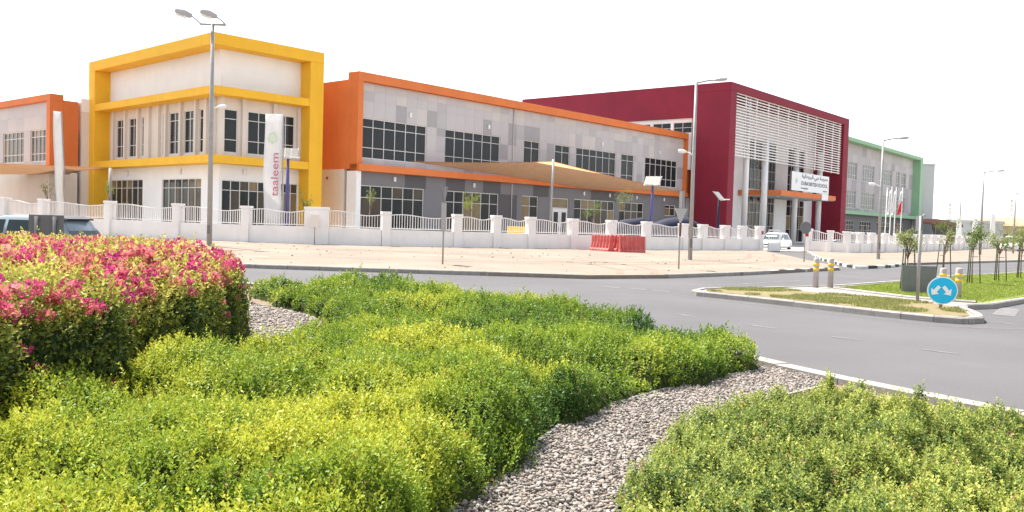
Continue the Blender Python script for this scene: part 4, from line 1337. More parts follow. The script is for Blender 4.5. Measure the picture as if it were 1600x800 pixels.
# ================================================================== VEHICLES
def car(label, x, y, rz, paint, L=4.4, W=1.8, H=1.47, suv=False, group="cars"):
    """Car along +x (front), with body, glazing, wheels, lights. Origin on the ground under its middle."""
    t = thing("car", label, "car", (x, y, 0.0), R(rz), group)
    hl, hw = L / 2, W / 2
    gc = .22 if suv else .17
    belt = H * .60
    # lower body: rings of a rounded section along the length
    st = [(-hl, .80, .42, belt * .90), (-hl + .10, .92, .30, belt * .985), (-hl + .55, .99, gc, belt), (-hl * .3, 1.0, gc, belt), (hl * .32, 1.0, gc, belt * .985),
          (hl - .75, .985, gc, belt * .93), (hl - .22, .93, .24, belt * .80), (hl, .76, .36, belt * .62)]
    rings = []
    for sx, kw, z0, z1 in st:
        w = hw * kw
        rings.append([(sx, -w * .90, z0), (sx, -w, z0 + .12), (sx, -w * 1.0, z0 + (z1 - z0) * .6), (sx, -w * .955, z1 - .06), (sx, -w * .86, z1),
                      (sx, w * .86, z1), (sx, w * .955, z1 - .06), (sx, w, z0 + (z1 - z0) * .6), (sx, w, z0 + .12), (sx, w * .90, z0)])
    MB().loft(rings).build("body", paint, t)
    # cabin: rear x, roof rear, roof front, windscreen foot
    xr, xrr, xrf, xf = -hl + .30, -hl + .72, hl * .12, hl * .56
    cw, rw = hw * .87, hw * .68
    zb, zt = belt - .03, H
    P = lambda xx, yy, zz: (xx, yy, zz)
    def ring(z, w, x0, x1):
        r = .12
        return [(x0, -w + r, z), (x0 + r, -w, z), (x1 - r * 2, -w, z), (x1, -w + r * 2, z), (x1, w - r * 2, z), (x1 - r * 2, w, z), (x0 + r, w, z), (x0, w - r, z)]
    cab = [ring(zb, cw, xr, xf), ring(zb + (zt - zb) * .55, (cw * .45 + rw * .55), xr + (xrr - xr) * .5, xf + (xrf - xf) * .56), ring(zt - .07, rw * 1.03, xrr - .05, xrf + .06),
           ring(zt - .015, rw * .93, xrr + .06, xrf - .06), ring(zt, rw * .7, xrr + .25, xrf - .25)]
    MB().loft(cab).build("cabin", paint, t)
    zl, zh = zb + .05, zt - .12
    lerp = lambda a, b, q: a + (b - a) * q
    def side(xa, xb, s):
        # side glass between two body stations, following the tumblehome
        def pt(xx, zz):
            q = (zz - zb) / (zt - .07 - zb)
            return (xx, s * (lerp(cw, rw * 1.03, q) + .008), zz)
        lo0, lo1, hi0, hi1 = xa[0], xb[0], xa[1], xb[1]
        return [pt(lo0, zl), pt(lo1, zl), pt(hi1, zh), pt(hi0, zh)]
    for s in (-1, 1):
        for a, b in ((((xr + .45), xrr + .22), (-.12, -.14)), ((-.02, -.05), (xf - .42, xrf - .12))):
            q = side(a, b, s)
            n = Vector((0, s * .02, 0))
            MB().hexa([Vector(p) - n for p in q] + [Vector(p) for p in q]).build("side_window", 'carglass', t)
    def end_glass(x0, x1, out, nm):
        q = [(lerp(x0, x1, .14) + out, -cw * .84, lerp(zb, zt, .12)), (lerp(x0, x1, .14) + out, cw * .84, lerp(zb, zt, .12)), (lerp(x0, x1, .86) + out, rw * .88, zt - .12), (lerp(x0, x1, .86) + out, -rw * .88, zt - .12)]
        MB().hexa([Vector(p) - Vector((out * 1.6, 0, 0)) for p in q] + [Vector(p) for p in q]).build(nm, 'carglass', t)
    end_glass(xr, xrr, -.03, "rear_window")
    end_glass(xf, xrf, .03, "windscreen")
    MB().hexa([(xrr - .16, -rw * .95, zt - .10), (xrr + .1, -rw * .95, zt - .03), (xrr + .1, rw * .95, zt - .03), (xrr - .16, rw * .95, zt - .10),
               (xrr - .18, -rw * .9, zt - .06), (xrr + .12, -rw * .9, zt + .005), (xrr + .12, rw * .9, zt + .005), (xrr - .18, rw * .9, zt - .06)]).build("spoiler", 'black', t)
    wr = .34 if suv else .31
    for sx in (-hl + .82, hl - .86):
        for s in (-1, 1):
            ty = MB().tube([(sx, s * (hw - .20), wr), (sx, s * (hw - .01), wr)], wr, 20).build("tyre", 'tyre', t)
            rm = MB().tube([(sx, s * (hw - .05), wr), (sx, s * (hw + .004), wr)], wr * .62, 10)
            rm.build("rim", 'rim', ty)
    for s in (-1, 1):
        MB().box(hl - .20, hl - .03, s * hw * .62 - .17, s * hw * .62 + .17, belt * .60, belt * .76).build("headlight", 'signwhite', t, bevel=.03)
        MB().box(-hl - .012, -hl + .2, s * hw * .74 - .1, s * hw * .74 + .1, belt * .66, belt * .88).build("tail_light", 'tail', t, bevel=.02)
        MB().box(xf - .42, xf - .22, s * (hw + .02), s * (hw + .17), belt - .03, belt + .12).build("mirror", paint, t, bevel=.03)
    MB().box(hl - .06, hl + .012, -.42, .42, .36, .52).build("grille", 'black', t)
    MB().box(hl + .0, hl + .02, -.26, .26, .30, .42).build("number_plate", 'signwhite', t)
    MB().box(-hl - .02, -hl + .01, -.26, .26, .52, .64).build("number_plate", 'signwhite', t)
    return t
car("silver-blue hatchback with dark rear spoiler passing behind the pink flowering bush", -13.05, 23.4, 172, 'carsilver', 4.5, 1.82, 1.45)
car("white car driving out through the school gate", 22.3, 75.0, 236, 'carwhite', 4.6, 1.85, 1.46)
car("white off-road car far off at the right edge of the photograph", 57.0, 100.5, 232, 'carwhite', 4.8, 1.95, 1.8, True)
car("dark car parked behind the fence before the green framed wing", 32.8, 84.5, 150, 'cardark', 4.6, 1.85, 1.72, True)

# ================================================================== THINGS BEHIND THE FENCE
def heap(label, x, y, rz, prof, d, m):
    """Covered heap: arched ribs under sagging cloth."""
    t = thing("covered_heap", label, "tarpaulin", (x, y, .06), R(rz), "navy covered heaps behind the fence")
    rings = []
    for i, (u, h) in enumerate(prof):
        ring = []
        for k in range(13):
            a = math.pi * k / 12
            ring.append((u, -d * math.cos(a) * (1 - .05 * (i % 2)), max(.02, h * (math.sin(a) ** .38) * (1 - .03 * ((i + k) % 2)))))
        rings.append(ring)
    MB().loft(rings).build("cover", m, t)
    MB().tube([(prof[0][0] - .1, -d, .03), (prof[-1][0] + .1, -d, .03)], .04, 6).build("hem", m, t)
    return t
heap("low navy covered heap behind the fence, left of the blue-purple post", 8.1, 63.6, 20, [(-1.9, .5), (-1.2, 1.5), (-.4, 2.0), (.5, 2.15), (1.3, 2.25), (1.9, 2.05), (2.1, 1.2)], .8, 'navy')
heap("navy covered heap behind the fence, right of the blue-purple post", 11.7, 65.4, 15, [(-1.9, 1.2), (-1.5, 1.9), (-.5, 2.2), (.6, 2.4), (1.5, 2.35), (2.1, 2.0), (2.8, 1.8), (3.1, .8)], .9, 'navy')
t = thing("toy_bench", "small yellow plastic bench behind the fence railings", "bench", (.35, 55.2, .06), R(10))
MB().box(-.7, .7, -.2, .2, .75, .95).build("seat", 'toyyellow', t, bevel=.05)
MB().box(-.7, .7, .15, .22, .95, 1.35).build("backrest", 'toyyellow', t, bevel=.03)
for s in (-.55, .55): MB().box(s - .08, s + .08, -.18, .18, 0, .75).build("leg", 'toyyellow', t, bevel=.02)
# far power pylons and mast
def pylon(label, x, y, h):
    t = thing("pylon", label, "pylon", (x, y, 0), 0, "far power pylons")
    for sx, sy in ((-1, -1), (1, -1), (1, 1), (-1, 1)):
        MB().tube([(sx * h * .07, sy * h * .07, 0), (sx * h * .012, sy * h * .012, h)], .09, 5).build("leg", 'steel', t)
    for k in (.68, .8, .92):
        MB().tube([(-h * .13, 0, h * k), (h * .13, 0, h * k)], .08, 5).build("cross_arm", 'steel', t)
    for k in range(6):
        z0, z1 = h * k / 6, h * (k + 1) / 6
        w0, w1 = h * (.07 - .058 * k / 6), h * (.07 - .058 * (k + 1) / 6)
        MB().tube([(-w0, -w0, z0), (w1, -w1, z1)], .05, 4).tube([(w0, -w0, z0), (-w1, -w1, z1)], .05, 4).build("brace", 'steel', t)
pylon("faint power pylon on the horizon left of the white banners", 168, 340, 15)
pylon("faint power pylon on the horizon above the cream yellow house", 186, 330, 17)

# ================================================================== YOUNG TREES
YG = ((.10, .17, .02), (.30, .33, .05))
DG = ((.08, .13, .025), (.20, .26, .06))
OL_ = ((.15, .19, .05), (.33, .34, .12))
small_tree("slim yellow-green young tree behind the railings, before the orange wing's first window", (-8.95, 55.0, .06), 3.6, .38, 55, YG, "young trees behind the fence")
small_tree("bright green round young tree behind the railings, before the second lower window", (-2.65, 55.5, .06), 3.7, .62, 130, YG, "young trees behind the fence")
small_tree("dark green young tree behind the railings, before the door of the orange wing", (5.6, 62.0, .06), 3.4, .6, 120, DG, "young trees behind the fence")
small_tree("tall yellow-green young tree right of the dark one behind the railings", (8.3, 66.0, .06), 4.6, .7, 90, YG, "young trees behind the fence")
small_tree("thin young tree before the yellow jamb of the corner building", (-27.3, 59.6, .06), 3.9, .42, 70, YG, "young trees behind the fence")
small_tree("small young tree hidden behind the tall lettered banner", (-12.6, 53.5, .06), 3.3, .4, 60, DG, "young trees behind the fence")
small_tree("thin young tree before the left orange wing's lower window", (-33.0, 62.5, .06), 3.7, .45, 70, OL_, "young trees behind the fence")
ST = [(-.2, -.1), (.2, -.12), (.0, .16)]
small_tree("staked olive-green tree on the lawn behind the low grey sign board", (10.62, 23.65, .115), 1.62, .36, 120, OL_, "staked trees on the lawn", .02, ST)
small_tree("thin staked tree on the lawn behind the blue disc sign", (15.25, 31.05, .115), 1.75, .3, 55, OL_, "staked trees on the lawn", .0, [(-.28, 0), (.0, .1), (.28, .05)])
small_tree("staked tree on the lawn, first to the right of the blue disc sign", (14.5, 27.7, .115), 1.9, .44, 130, DG, "staked trees on the lawn", .0, ST)
small_tree("staked tree on the lawn, second to the right of the blue disc sign", (16.5, 29.8, .115), 1.8, .42, 110, OL_, "staked trees on the lawn", -.01, ST)
small_tree("staked tree at the far right edge of the lawn", (18.75, 32.4, .115), 1.85, .42, 100, OL_, "staked trees on the lawn", .0, ST)
small_tree("staked tree farther back on the lawn, right of centre of the tree row", (24.0, 41.5, .115), 2.1, .6, 110, DG, "staked trees on the lawn", .0, ST)
small_tree("low olive tree by the far verge, left of the parked white car", (40.0, 81.0, .1), 3.0, 1.1, 260, DG, "trees by the far verge")
small_tree("green tree before the cream yellow house at the right edge", (83.0, 150.0, .1), 4.2, 1.8, 300, DG, "trees by the far verge")

# ================================================================== HEDGES, BUSH, GRAVEL, GRASS
def poly_sd(X, Y, poly):
    """Signed distance to a polygon (inside positive), vectorised."""
    px = np.array(poly, float)
    d = np.full(X.shape, 1e9)
    inside = np.zeros(X.shape, bool)
    n = len(px)
    for i in range(n):
        a, b = px[i], px[(i + 1) % n]
        e = b - a
        wx, wy = X - a[0], Y - a[1]
        t = np.clip((wx * e[0] + wy * e[1]) / (e @ e + 1e-12), 0, 1)
        d = np.minimum(d, np.hypot(wx - e[0] * t, wy - e[1] * t))
        c = ((a[1] > Y) != (b[1] > Y)) & (X < (b[0] - a[0]) * (Y - a[1]) / (b[1] - a[1] + 1e-12) + a[0])
        inside ^= c
    return np.where(inside, d, -d)

def vnoise(X, Y, scale, seed):
    """Smooth value noise in 0..1."""
    g = np.random.default_rng(seed).uniform(0, 1, (256, 256))
    u, v = X * scale + 500.3, Y * scale + 500.7
    i, j = np.floor(u).astype(int), np.floor(v).astype(int)
    fu, fv = u - i, v - j
    fu, fv = fu * fu * (3 - 2 * fu), fv * fv * (3 - 2 * fv)
    G = lambda a, b: g[a % 256, b % 256]
    return (G(i, j) * (1 - fu) + G(i + 1, j) * fu) * (1 - fv) + (G(i, j + 1) * (1 - fu) + G(i + 1, j + 1) * fu) * fv

def height_field(poly, H, step, rim, lobes, seed, amp=.3, hfun=None, foot=0.0, fine=0.0, chlo=.55, cov=1.3, tufts=0):
    P = np.array(poly)
    x0, y0 = P.min(0) - .3
    x1, y1 = P.max(0) + .3
    xs, ys = np.arange(x0, x1, step), np.arange(y0, y1, step)
    X, Yg = np.meshgrid(xs, ys, indexing='ij')
    wob = (vnoise(X, Yg, 1.9, seed + 5) - .5) * .22 + (vnoise(X, Yg, 5.0, seed + 6) - .5) * .12
    sd = poly_sd(X, Yg, poly) + wob
    e = np.clip(sd / rim, 0, 1)
    edge = foot + (1 - foot) * np.sqrt(np.clip(1 - (1 - e) ** 2, 0, 1))
    r = np.random.default_rng(seed)
    nl = int((x1 - x0) * (y1 - y0) / lobes ** 2 * cov)
    cx, cy = r.uniform(x0, x1, nl), r.uniform(y0, y1, nl)
    cr = lobes * r.uniform(.7, 1.3, nl)
    ch = r.uniform(chlo, 1.0, nl)
    best = np.zeros_like(X)
    for k in range(nl):
        sl = (np.abs(xs - cx[k]) < cr[k]), (np.abs(ys - cy[k]) < cr[k])
        ii, jj = np.where(sl[0])[0], np.where(sl[1])[0]
        if not len(ii) or not len(jj): continue
        s_ = np.s_[ii[0]:ii[-1] + 1, jj[0]:jj[-1] + 1]
        q = 1 - ((X[s_] - cx[k]) ** 2 + (Yg[s_] - cy[k]) ** 2) / cr[k] ** 2
        best[s_] = np.maximum(best[s_], np.sqrt(np.clip(q, 0, 1)) * ch[k])
    Hh = H if hfun is None else H * hfun(X, Yg)
    Z = Hh * edge * ((1 - amp) + amp * best + .10 * (vnoise(X, Yg, 3.0, seed + 1) - .5))
    Z = Z + fine * (vnoise(X, Yg, 7.0, seed + 2) - .5) * (edge > .3)
    for k in range(int(tufts * (x1 - x0) * (y1 - y0))):        # single upright plants standing above the rest
        tx, ty = r.uniform(x0, x1), r.uniform(y0, y1)
        tr_, th_ = r.uniform(.045, .085), r.uniform(.04, .13)
        ii, jj = np.where(np.abs(xs - tx) < .25)[0], np.where(np.abs(ys - ty) < .25)[0]
        if not len(ii) or not len(jj): continue
        s_ = np.s_[ii[0]:ii[-1] + 1, jj[0]:jj[-1] + 1]
        d2 = (X[s_] - tx) ** 2 + (Yg[s_] - ty) ** 2
        Z[s_] = Z[s_] + th_ * np.exp(-(d2 / tr_ ** 2) ** 2) * (sd[s_] > .03)
    Z[sd <= 0] = -.05
    return X, Yg, Z, sd

def sample_surface(X, Yg, Z, dens):
    """Random points on the height field, denser where dens(x,y,z) says so, with normals."""
    A = np.stack([X, Yg, Z], -1)
    a, b, c, d = A[:-1, :-1], A[1:, :-1], A[1:, 1:], A[:-1, 1:]
    T = np.concatenate([np.stack([a, b, c], -2).reshape(-1, 3, 3), np.stack([a, c, d], -2).reshape(-1, 3, 3)])
    ok = T[:, :, 2].max(1) > .02
    T = T[ok]
    nrm = np.cross(T[:, 1] - T[:, 0], T[:, 2] - T[:, 0])
    ar = np.linalg.norm(nrm, axis=1) / 2
    ctr = T.mean(1)
    w = ar * dens(ctr)
    cnt = RNG.poisson(w)
    idx = np.repeat(np.arange(len(T)), cnt)
    u, v = RNG.uniform(size=len(idx)), RNG.uniform(size=len(idx))
    fl = u + v > 1
    u[fl], v[fl] = 1 - u[fl], 1 - v[fl]
    P = T[idx, 0] + (T[idx, 1] - T[idx, 0]) * u[:, None] + (T[idx, 2] - T[idx, 0]) * v[:, None]
    return P, unit(nrm[idx])

def in_view(C_, margin=.06):
    """Weight: only what the camera or a camera a step aside could see is planted thickly."""
    x, y = C_[:, 0], np.maximum(C_[:, 1], .2)
    return np.where(np.abs(x) / y < .66 + .8 / y, 1.0, .06)

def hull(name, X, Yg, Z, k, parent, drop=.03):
    """Solid mass inside a plant, its dark colour standing for shade between leaves."""
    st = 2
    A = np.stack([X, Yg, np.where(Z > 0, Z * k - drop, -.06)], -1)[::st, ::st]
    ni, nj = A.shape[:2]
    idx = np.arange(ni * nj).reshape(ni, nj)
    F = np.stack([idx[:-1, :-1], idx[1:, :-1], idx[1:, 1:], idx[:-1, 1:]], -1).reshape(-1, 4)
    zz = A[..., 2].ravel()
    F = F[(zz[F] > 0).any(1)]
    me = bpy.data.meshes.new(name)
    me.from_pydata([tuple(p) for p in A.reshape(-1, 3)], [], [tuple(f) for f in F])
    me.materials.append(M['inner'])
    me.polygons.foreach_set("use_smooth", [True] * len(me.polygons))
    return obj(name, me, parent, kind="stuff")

def ramp3(t, c0, c1, c2):
    t = np.clip(t, 0, 1)[:, None]
    c0, c1, c2 = map(np.array, (c0, c1, c2))
    return np.where(t < .5, c0 + (c1 - c0) * t * 2, c1 + (c2 - c1) * (t * 2 - 1))

# ---- long yellow-green hedge
HA = [(-1.5, 1.2), (-.65, 2.6), (-.36, 4.05), (-.16, 4.8), (.0, 5.35), (.22, 6.0), (.6, 7.02), (1.2, 7.85), (1.95, 8.75), (2.82, 9.6), (2.9, 10.0),
      (2.3, 11.1), (1.75, 12.4), (.95, 14.0), (-.2, 15.6), (-1.5, 17.0), (-2.8, 17.9), (-4.2, 18.1), (-5.1, 17.2), (-4.4, 15.7), (-3.25, 14.0), (-2.5, 12.6),
      (-2.2, 11.0), (-2.5, 9.2), (-2.85, 7.6), (-3.0, 5.8), (-3.3, 3.5), (-3.4, 1.4)]
X, Yg, Z, sdA = height_field(HA, .56, .045, .30, .52, 21, .76, lambda x, y: np.interp(y, [0, 8.5, 9.6, 10.6, 13, 18], [1, 1, .8, .72, .86, .92]), fine=.14, chlo=.42, cov=.95)
hedge = thing("hedge", "long low yellow-green leafy hedge filling the foreground left of the gravel path", "hedge", (-.5, 8, 0))
P, N_ = sample_surface(X, Yg, Z, lambda c: in_view(c) * np.interp(c[:, 1], [1, 3.5, 5, 8, 12, 18], [1650, 1650, 1250, 700, 400, 270]) * np.interp(c[:, 2], [.03, .10, .26], [.10, .30, 1]))
dist = np.hypot(P[:, 0], P[:, 1])
P = P + N_ * RNG.normal(0, .025, len(P))[:, None] + np.array([0, 0, 1.]) * (RNG.gamma(1.2, .018, len(P)) * (N_[:, 2] > .5))[:, None]
stray = (RNG.uniform(size=len(P)) < .03) & (N_[:, 2] > .5)
P[stray, 2] += RNG.uniform(.03, .10, stray.sum())
A = unit(N_ * .5 + np.array([0, 0, .85]) + RNG.normal(size=P.shape) * .33)
ls = np.interp(dist, [3, 8, 18], [.029, .036, .056]) * RNG.uniform(.75, 1.25, len(P))
K = 8
b, D, Nn, L, W, tt = shoots(P, A, K, ls, ls * .55, back=.075, fwd=.015)
pp = np.repeat(P, K, 0)
lowf = vnoise(pp[:, 0], pp[:, 1], .55, 31)
midf = vnoise(pp[:, 0], pp[:, 1], 1.9, 32)
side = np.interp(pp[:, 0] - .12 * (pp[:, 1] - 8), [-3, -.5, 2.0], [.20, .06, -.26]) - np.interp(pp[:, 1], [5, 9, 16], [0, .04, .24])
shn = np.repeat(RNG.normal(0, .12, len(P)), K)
up_ = np.repeat(np.clip((N_[:, 2] - .35) / .4, 0, 1), K)  # top leaves yellower, flanks darker green: side shade put into leaf colour
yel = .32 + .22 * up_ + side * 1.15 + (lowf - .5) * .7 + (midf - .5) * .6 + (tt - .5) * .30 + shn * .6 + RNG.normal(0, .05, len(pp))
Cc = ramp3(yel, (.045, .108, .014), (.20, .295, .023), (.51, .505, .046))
Cc *= RNG.uniform(.85, 1.15, (len(Cc), 1))
dead = RNG.uniform(size=len(Cc)) < .006
Cc[dead] = (.30, .12, .05)
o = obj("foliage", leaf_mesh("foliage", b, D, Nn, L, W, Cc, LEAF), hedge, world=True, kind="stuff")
print("hedge leaves", len(b))
hull("shade_hull", X, Yg, Z, .68, hedge).matrix_parent_inverse = world_of(hedge).inverted()

# ---- low bed on the right
HB = [(.55, 2.0), (.56, 4.4), (.68, 5.0), (.90, 5.62), (1.29, 6.53), (2.05, 7.36), (2.7, 7.92), (2.98, 8.2), (3.14, 8.2), (3.5, 7.6), (3.98, 6.8), (4.65, 5.65), (5.7, 3.5), (6.2, 2.0)]
X, Yg, Z, sdB = height_field(HB, .36, .025, .08, .15, 57, .80, lambda x, y: np.interp(y + .25 * x, [4, 6.5, 8, 9.3], [1, .88, .66, .5]), foot=.3, fine=.05, chlo=.25, cov=1.0, tufts=11)
bed = thing("low_shrub_bed", "low bed of small-leaved green shrubs with upright shoots, right of the gravel path", "shrub bed", (2.8, 5.5, 0))
P, N_ = sample_surface(X, Yg, Z, lambda c: in_view(c) * np.interp(c[:, 1], [1, 3.5, 5, 8], [1150, 1150, 950, 720]))
tall = (vnoise(P[:, 0], P[:, 1], 4.5, 77) > .60) & (RNG.uniform(size=len(P)) < .55)
P = P + N_ * RNG.normal(0, .02, len(P))[:, None] + np.array([0, 0, 1.]) * np.where(tall, RNG.uniform(.0, .085, len(P)), RNG.gamma(1.2, .01, len(P)))[:, None]
A = unit(N_ * .3 + np.array([0, 0, .95]) + RNG.normal(size=P.shape) * .25)
ls = np.interp(np.hypot(P[:, 0], P[:, 1]), [3, 9], [.025, .030]) * RNG.uniform(.8, 1.2, len(P))
K = 9
b, D, Nn, L, W, tt = shoots(P, A, K, ls, ls * .62, back=.06, fwd=.008, spread=1.15)
pp = np.repeat(P, K, 0)
mixv = .40 + (vnoise(pp[:, 0], pp[:, 1], 1.2, 81) - .5) * .5 + (tt - .5) * .55 + RNG.normal(0, .12, len(pp)) + np.repeat(RNG.normal(0, .1, len(P)), K)
Cc = ramp3(mixv, (.055, .11, .021), (.29, .34, .055), (.64, .61, .15))
rusty = np.repeat(RNG.uniform(size=len(P)) < .03, K) & (tt > .5)
Cc[rusty] = (.28, .16, .07)
obj("foliage", leaf_mesh("foliage", b, D, Nn, L, W, Cc, LEAF_SOFT), bed, world=True, kind="stuff")
print("bed leaves", len(b))
hull("shade_hull", X, Yg, Z, .55, bed).matrix_parent_inverse = world_of(bed).inverted()

# ---- flowering bush on the left
BU = [(-2.95, 4.2), (-2.85, 6.0), (-2.9, 8.0), (-2.98, 9.6), (-3.3, 10.6), (-4.15, 12.2), (-5.05, 14.2), (-5.8, 16.4), (-7.0, 18.0), (-10.5, 18.8), (-14.5, 17.6), (-17, 14), (-15, 8), (-9, 4), (-5, 3.4)]
X, Yg, Z, sdU = height_field(BU, 1.10, .06, .60, .55, 91, .18, lambda x, y: np.interp(y, [4, 10, 14, 18], [1.0, 1.0, .89, .84]), foot=.72, fine=.14)
bush = thing("flowering_bush", "large dense flowering bush with magenta and salmon blooms at the left", "bush", (-6, 10, 0))
vis = lambda c: np.where((np.abs(c[:, 0]) / np.maximum(c[:, 1], .2) < .70) & ((c[:, 2] > .75) | (c[:, 0] > -6.2)), 1.0, .05)
P, N_ = sample_surface(X, Yg, Z, lambda c: vis(c) * np.interp(c[:, 1], [4, 7, 11, 18], [620, 480, 330, 210]))
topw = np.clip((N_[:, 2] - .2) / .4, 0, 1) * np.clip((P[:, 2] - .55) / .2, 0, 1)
P = P + N_ * RNG.normal(0, .05, len(P))[:, None] + np.array([0, 0, 1.]) * (RNG.gamma(1.1, .035, len(P)) * (N_[:, 2] > .4))[:, None]
A = unit(N_ * .7 + np.array([0, 0, .45]) + RNG.normal(size=P.shape) * .45)
dist = np.hypot(P[:, 0], P[:, 1])
ls = np.interp(dist, [5, 18], [.045, .062]) * RNG.uniform(.8, 1.2, len(P))
K = 9
b, D, Nn, L, W, tt = shoots(P, A, K, ls, ls * .62, back=.13, fwd=.02)
pp = np.repeat(P, K, 0)
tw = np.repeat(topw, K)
mixv = .18 + .54 * tw + (vnoise(pp[:, 0], pp[:, 1], 2.2, 93) - .5) * .45 + (tt - .5) * .4 + RNG.normal(0, .1, len(pp))  # flank leaves coloured much darker than the top to carry the side's shade
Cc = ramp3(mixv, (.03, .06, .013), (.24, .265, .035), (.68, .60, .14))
red = np.repeat((RNG.uniform(size=len(P)) < .10 * topw), K) & (tt > .3)
Cc[red] = np.array((.40, .13, .08)) * RNG.uniform(.7, 1.2, (red.sum(), 1))
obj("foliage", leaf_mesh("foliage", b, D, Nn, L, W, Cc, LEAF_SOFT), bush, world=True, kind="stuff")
print("bush leaves", len(b))
hull("shade_hull", X, Yg, Z, .86, bush, .06).matrix_parent_inverse = world_of(bush).inverted()
# blooms: tight heads of papery bracts
Pb, Nb = sample_surface(X, Yg, Z, lambda c: vis(c) * np.where(c[:, 2] > .80, np.interp(c[:, 1], [4, 10, 18], [56, 58, 52]), 3))
keep = (vnoise(Pb[:, 0], Pb[:, 1], 2.6, 97) > .36) | (Pb[:, 2] < .75)
Pb, Nb = Pb[keep], Nb[keep]
nh = len(Pb)
Pb = Pb + Nb * .03 + np.array([0, 0, 1.]) * RNG.uniform(.01, .10, nh)[:, None]
KB = 36
rr = RNG.uniform(.032, .066, nh) * np.interp(np.hypot(Pb[:, 0], Pb[:, 1]), [5, 18], [1.0, 1.35])
dirs = rand_dirs(nh * KB).reshape(nh, KB, 3)
dirs[..., 2] = np.abs(dirs[..., 2]) * .9 - .15
dirs = unit(dirs)
base = Pb[:, None] + dirs * (rr[:, None] * RNG.uniform(.45, .95, (nh, KB)))[..., None]
Dn = unit(dirs + RNG.normal(size=dirs.shape) * .6)
Ln = np.repeat(rr, KB) * RNG.uniform(.45, .75, nh * KB)
pal = np.array([(.60, .075, .20), (.52, .045, .22), (.64, .16, .18), (.66, .25, .18), (.44, .065, .085), (.68, .24, .27)])
ci = RNG.choice(6, nh, p=[.28, .13, .22, .15, .12, .10])
Cb = np.repeat(pal[ci] * RNG.uniform(.8, 1.15, (nh, 1)), KB, 0) * RNG.uniform(.7, 1.1, (nh * KB, 1))
obj("blooms", leaf_mesh("blooms", base.reshape(-1, 3), Dn.reshape(-1, 3), unit(dirs + .4 * rand_dirs(nh * KB).reshape(nh, KB, 3)).reshape(-1, 3), Ln, Ln * .8, np.clip(Cb, 0, .8), PETAL), bush, world=True, kind="stuff")
print("bracts", nh * KB)
st = MB()
for k in range(60):
    a = RNG.uniform(4.6, 10.4)
    x0 = np.interp(a, [4.2, 8, 9.6, 10.6], [-2.95, -2.95, -3.05, -3.35]) - RNG.uniform(.05, .5)
    st.tube([(x0, a, 0), (x0 + RNG.normal(0, .08), a + RNG.normal(0, .12), .25), (x0 + RNG.normal(0, .05), a + RNG.normal(0, .15), .55)], [.014, .011, .006], 5)
st.build("stems", 'bark', bush, world=True, kind="stuff")

# ---- edging strips and gravel
def edging(label, path, w=.032, h=.075):
    t = thing("path_edging", label, "edging", (*path[0], 0))
    pts = smooth_path(path, .9)
    for a, b_ in zip(pts[:-1], pts[1:]):
        d = (Vector(b_) - Vector(a)).normalized() * .004
        MB().wallseg(Vector(a) + d, Vector(b_) - d, w, 0, 0, h + random.uniform(-.006, .006), h + random.uniform(-.006, .006)).build("edging_strip", 'kerb', t, world=True)
edging("thin grey edging strip along the foot of the yellow-green hedge", [(-.62, 3.6), (-.24, 4.81), (-.08, 5.3), (.17, 6.03), (.56, 7.1), (1.2, 7.96), (2.0, 8.93), (2.86, 9.75)])
edging("thin grey edging strip along the right side of the gravel path", [(.60, 4.3), (.68, 5.0), (.9, 5.6), (1.29, 6.55), (1.97, 7.52), (2.62, 8.21), (3.22, 8.85)])
GP = [(-.6, 3.6), (-.24, 4.81), (-.08, 5.3), (.17, 6.03), (.56, 7.1), (1.2, 7.96), (2.0, 8.93), (2.75, 9.85), (3.0, 9.95), (3.3, 9.35), (3.3, 8.95), (2.62, 8.21), (1.97, 7.52), (1.29, 6.55), (.9, 5.6), (.7, 5.0), (.6, 3.6)]
fan_sheet("gravel_path", GP, .045, 'gravelbed')
GQ = [(-5.4, 17.6), (-4.6, 15.6), (-3.3, 14.0), (-2.4, 12.6), (-2.1, 11.0), (-2.4, 9.3), (-3.4, 9.3), (-3.7, 10.6), (-4.4, 12.2), (-5.3, 14.2), (-6.1, 16.6)]
fan_sheet("gravel_path", GQ, .045, 'gravelbed')
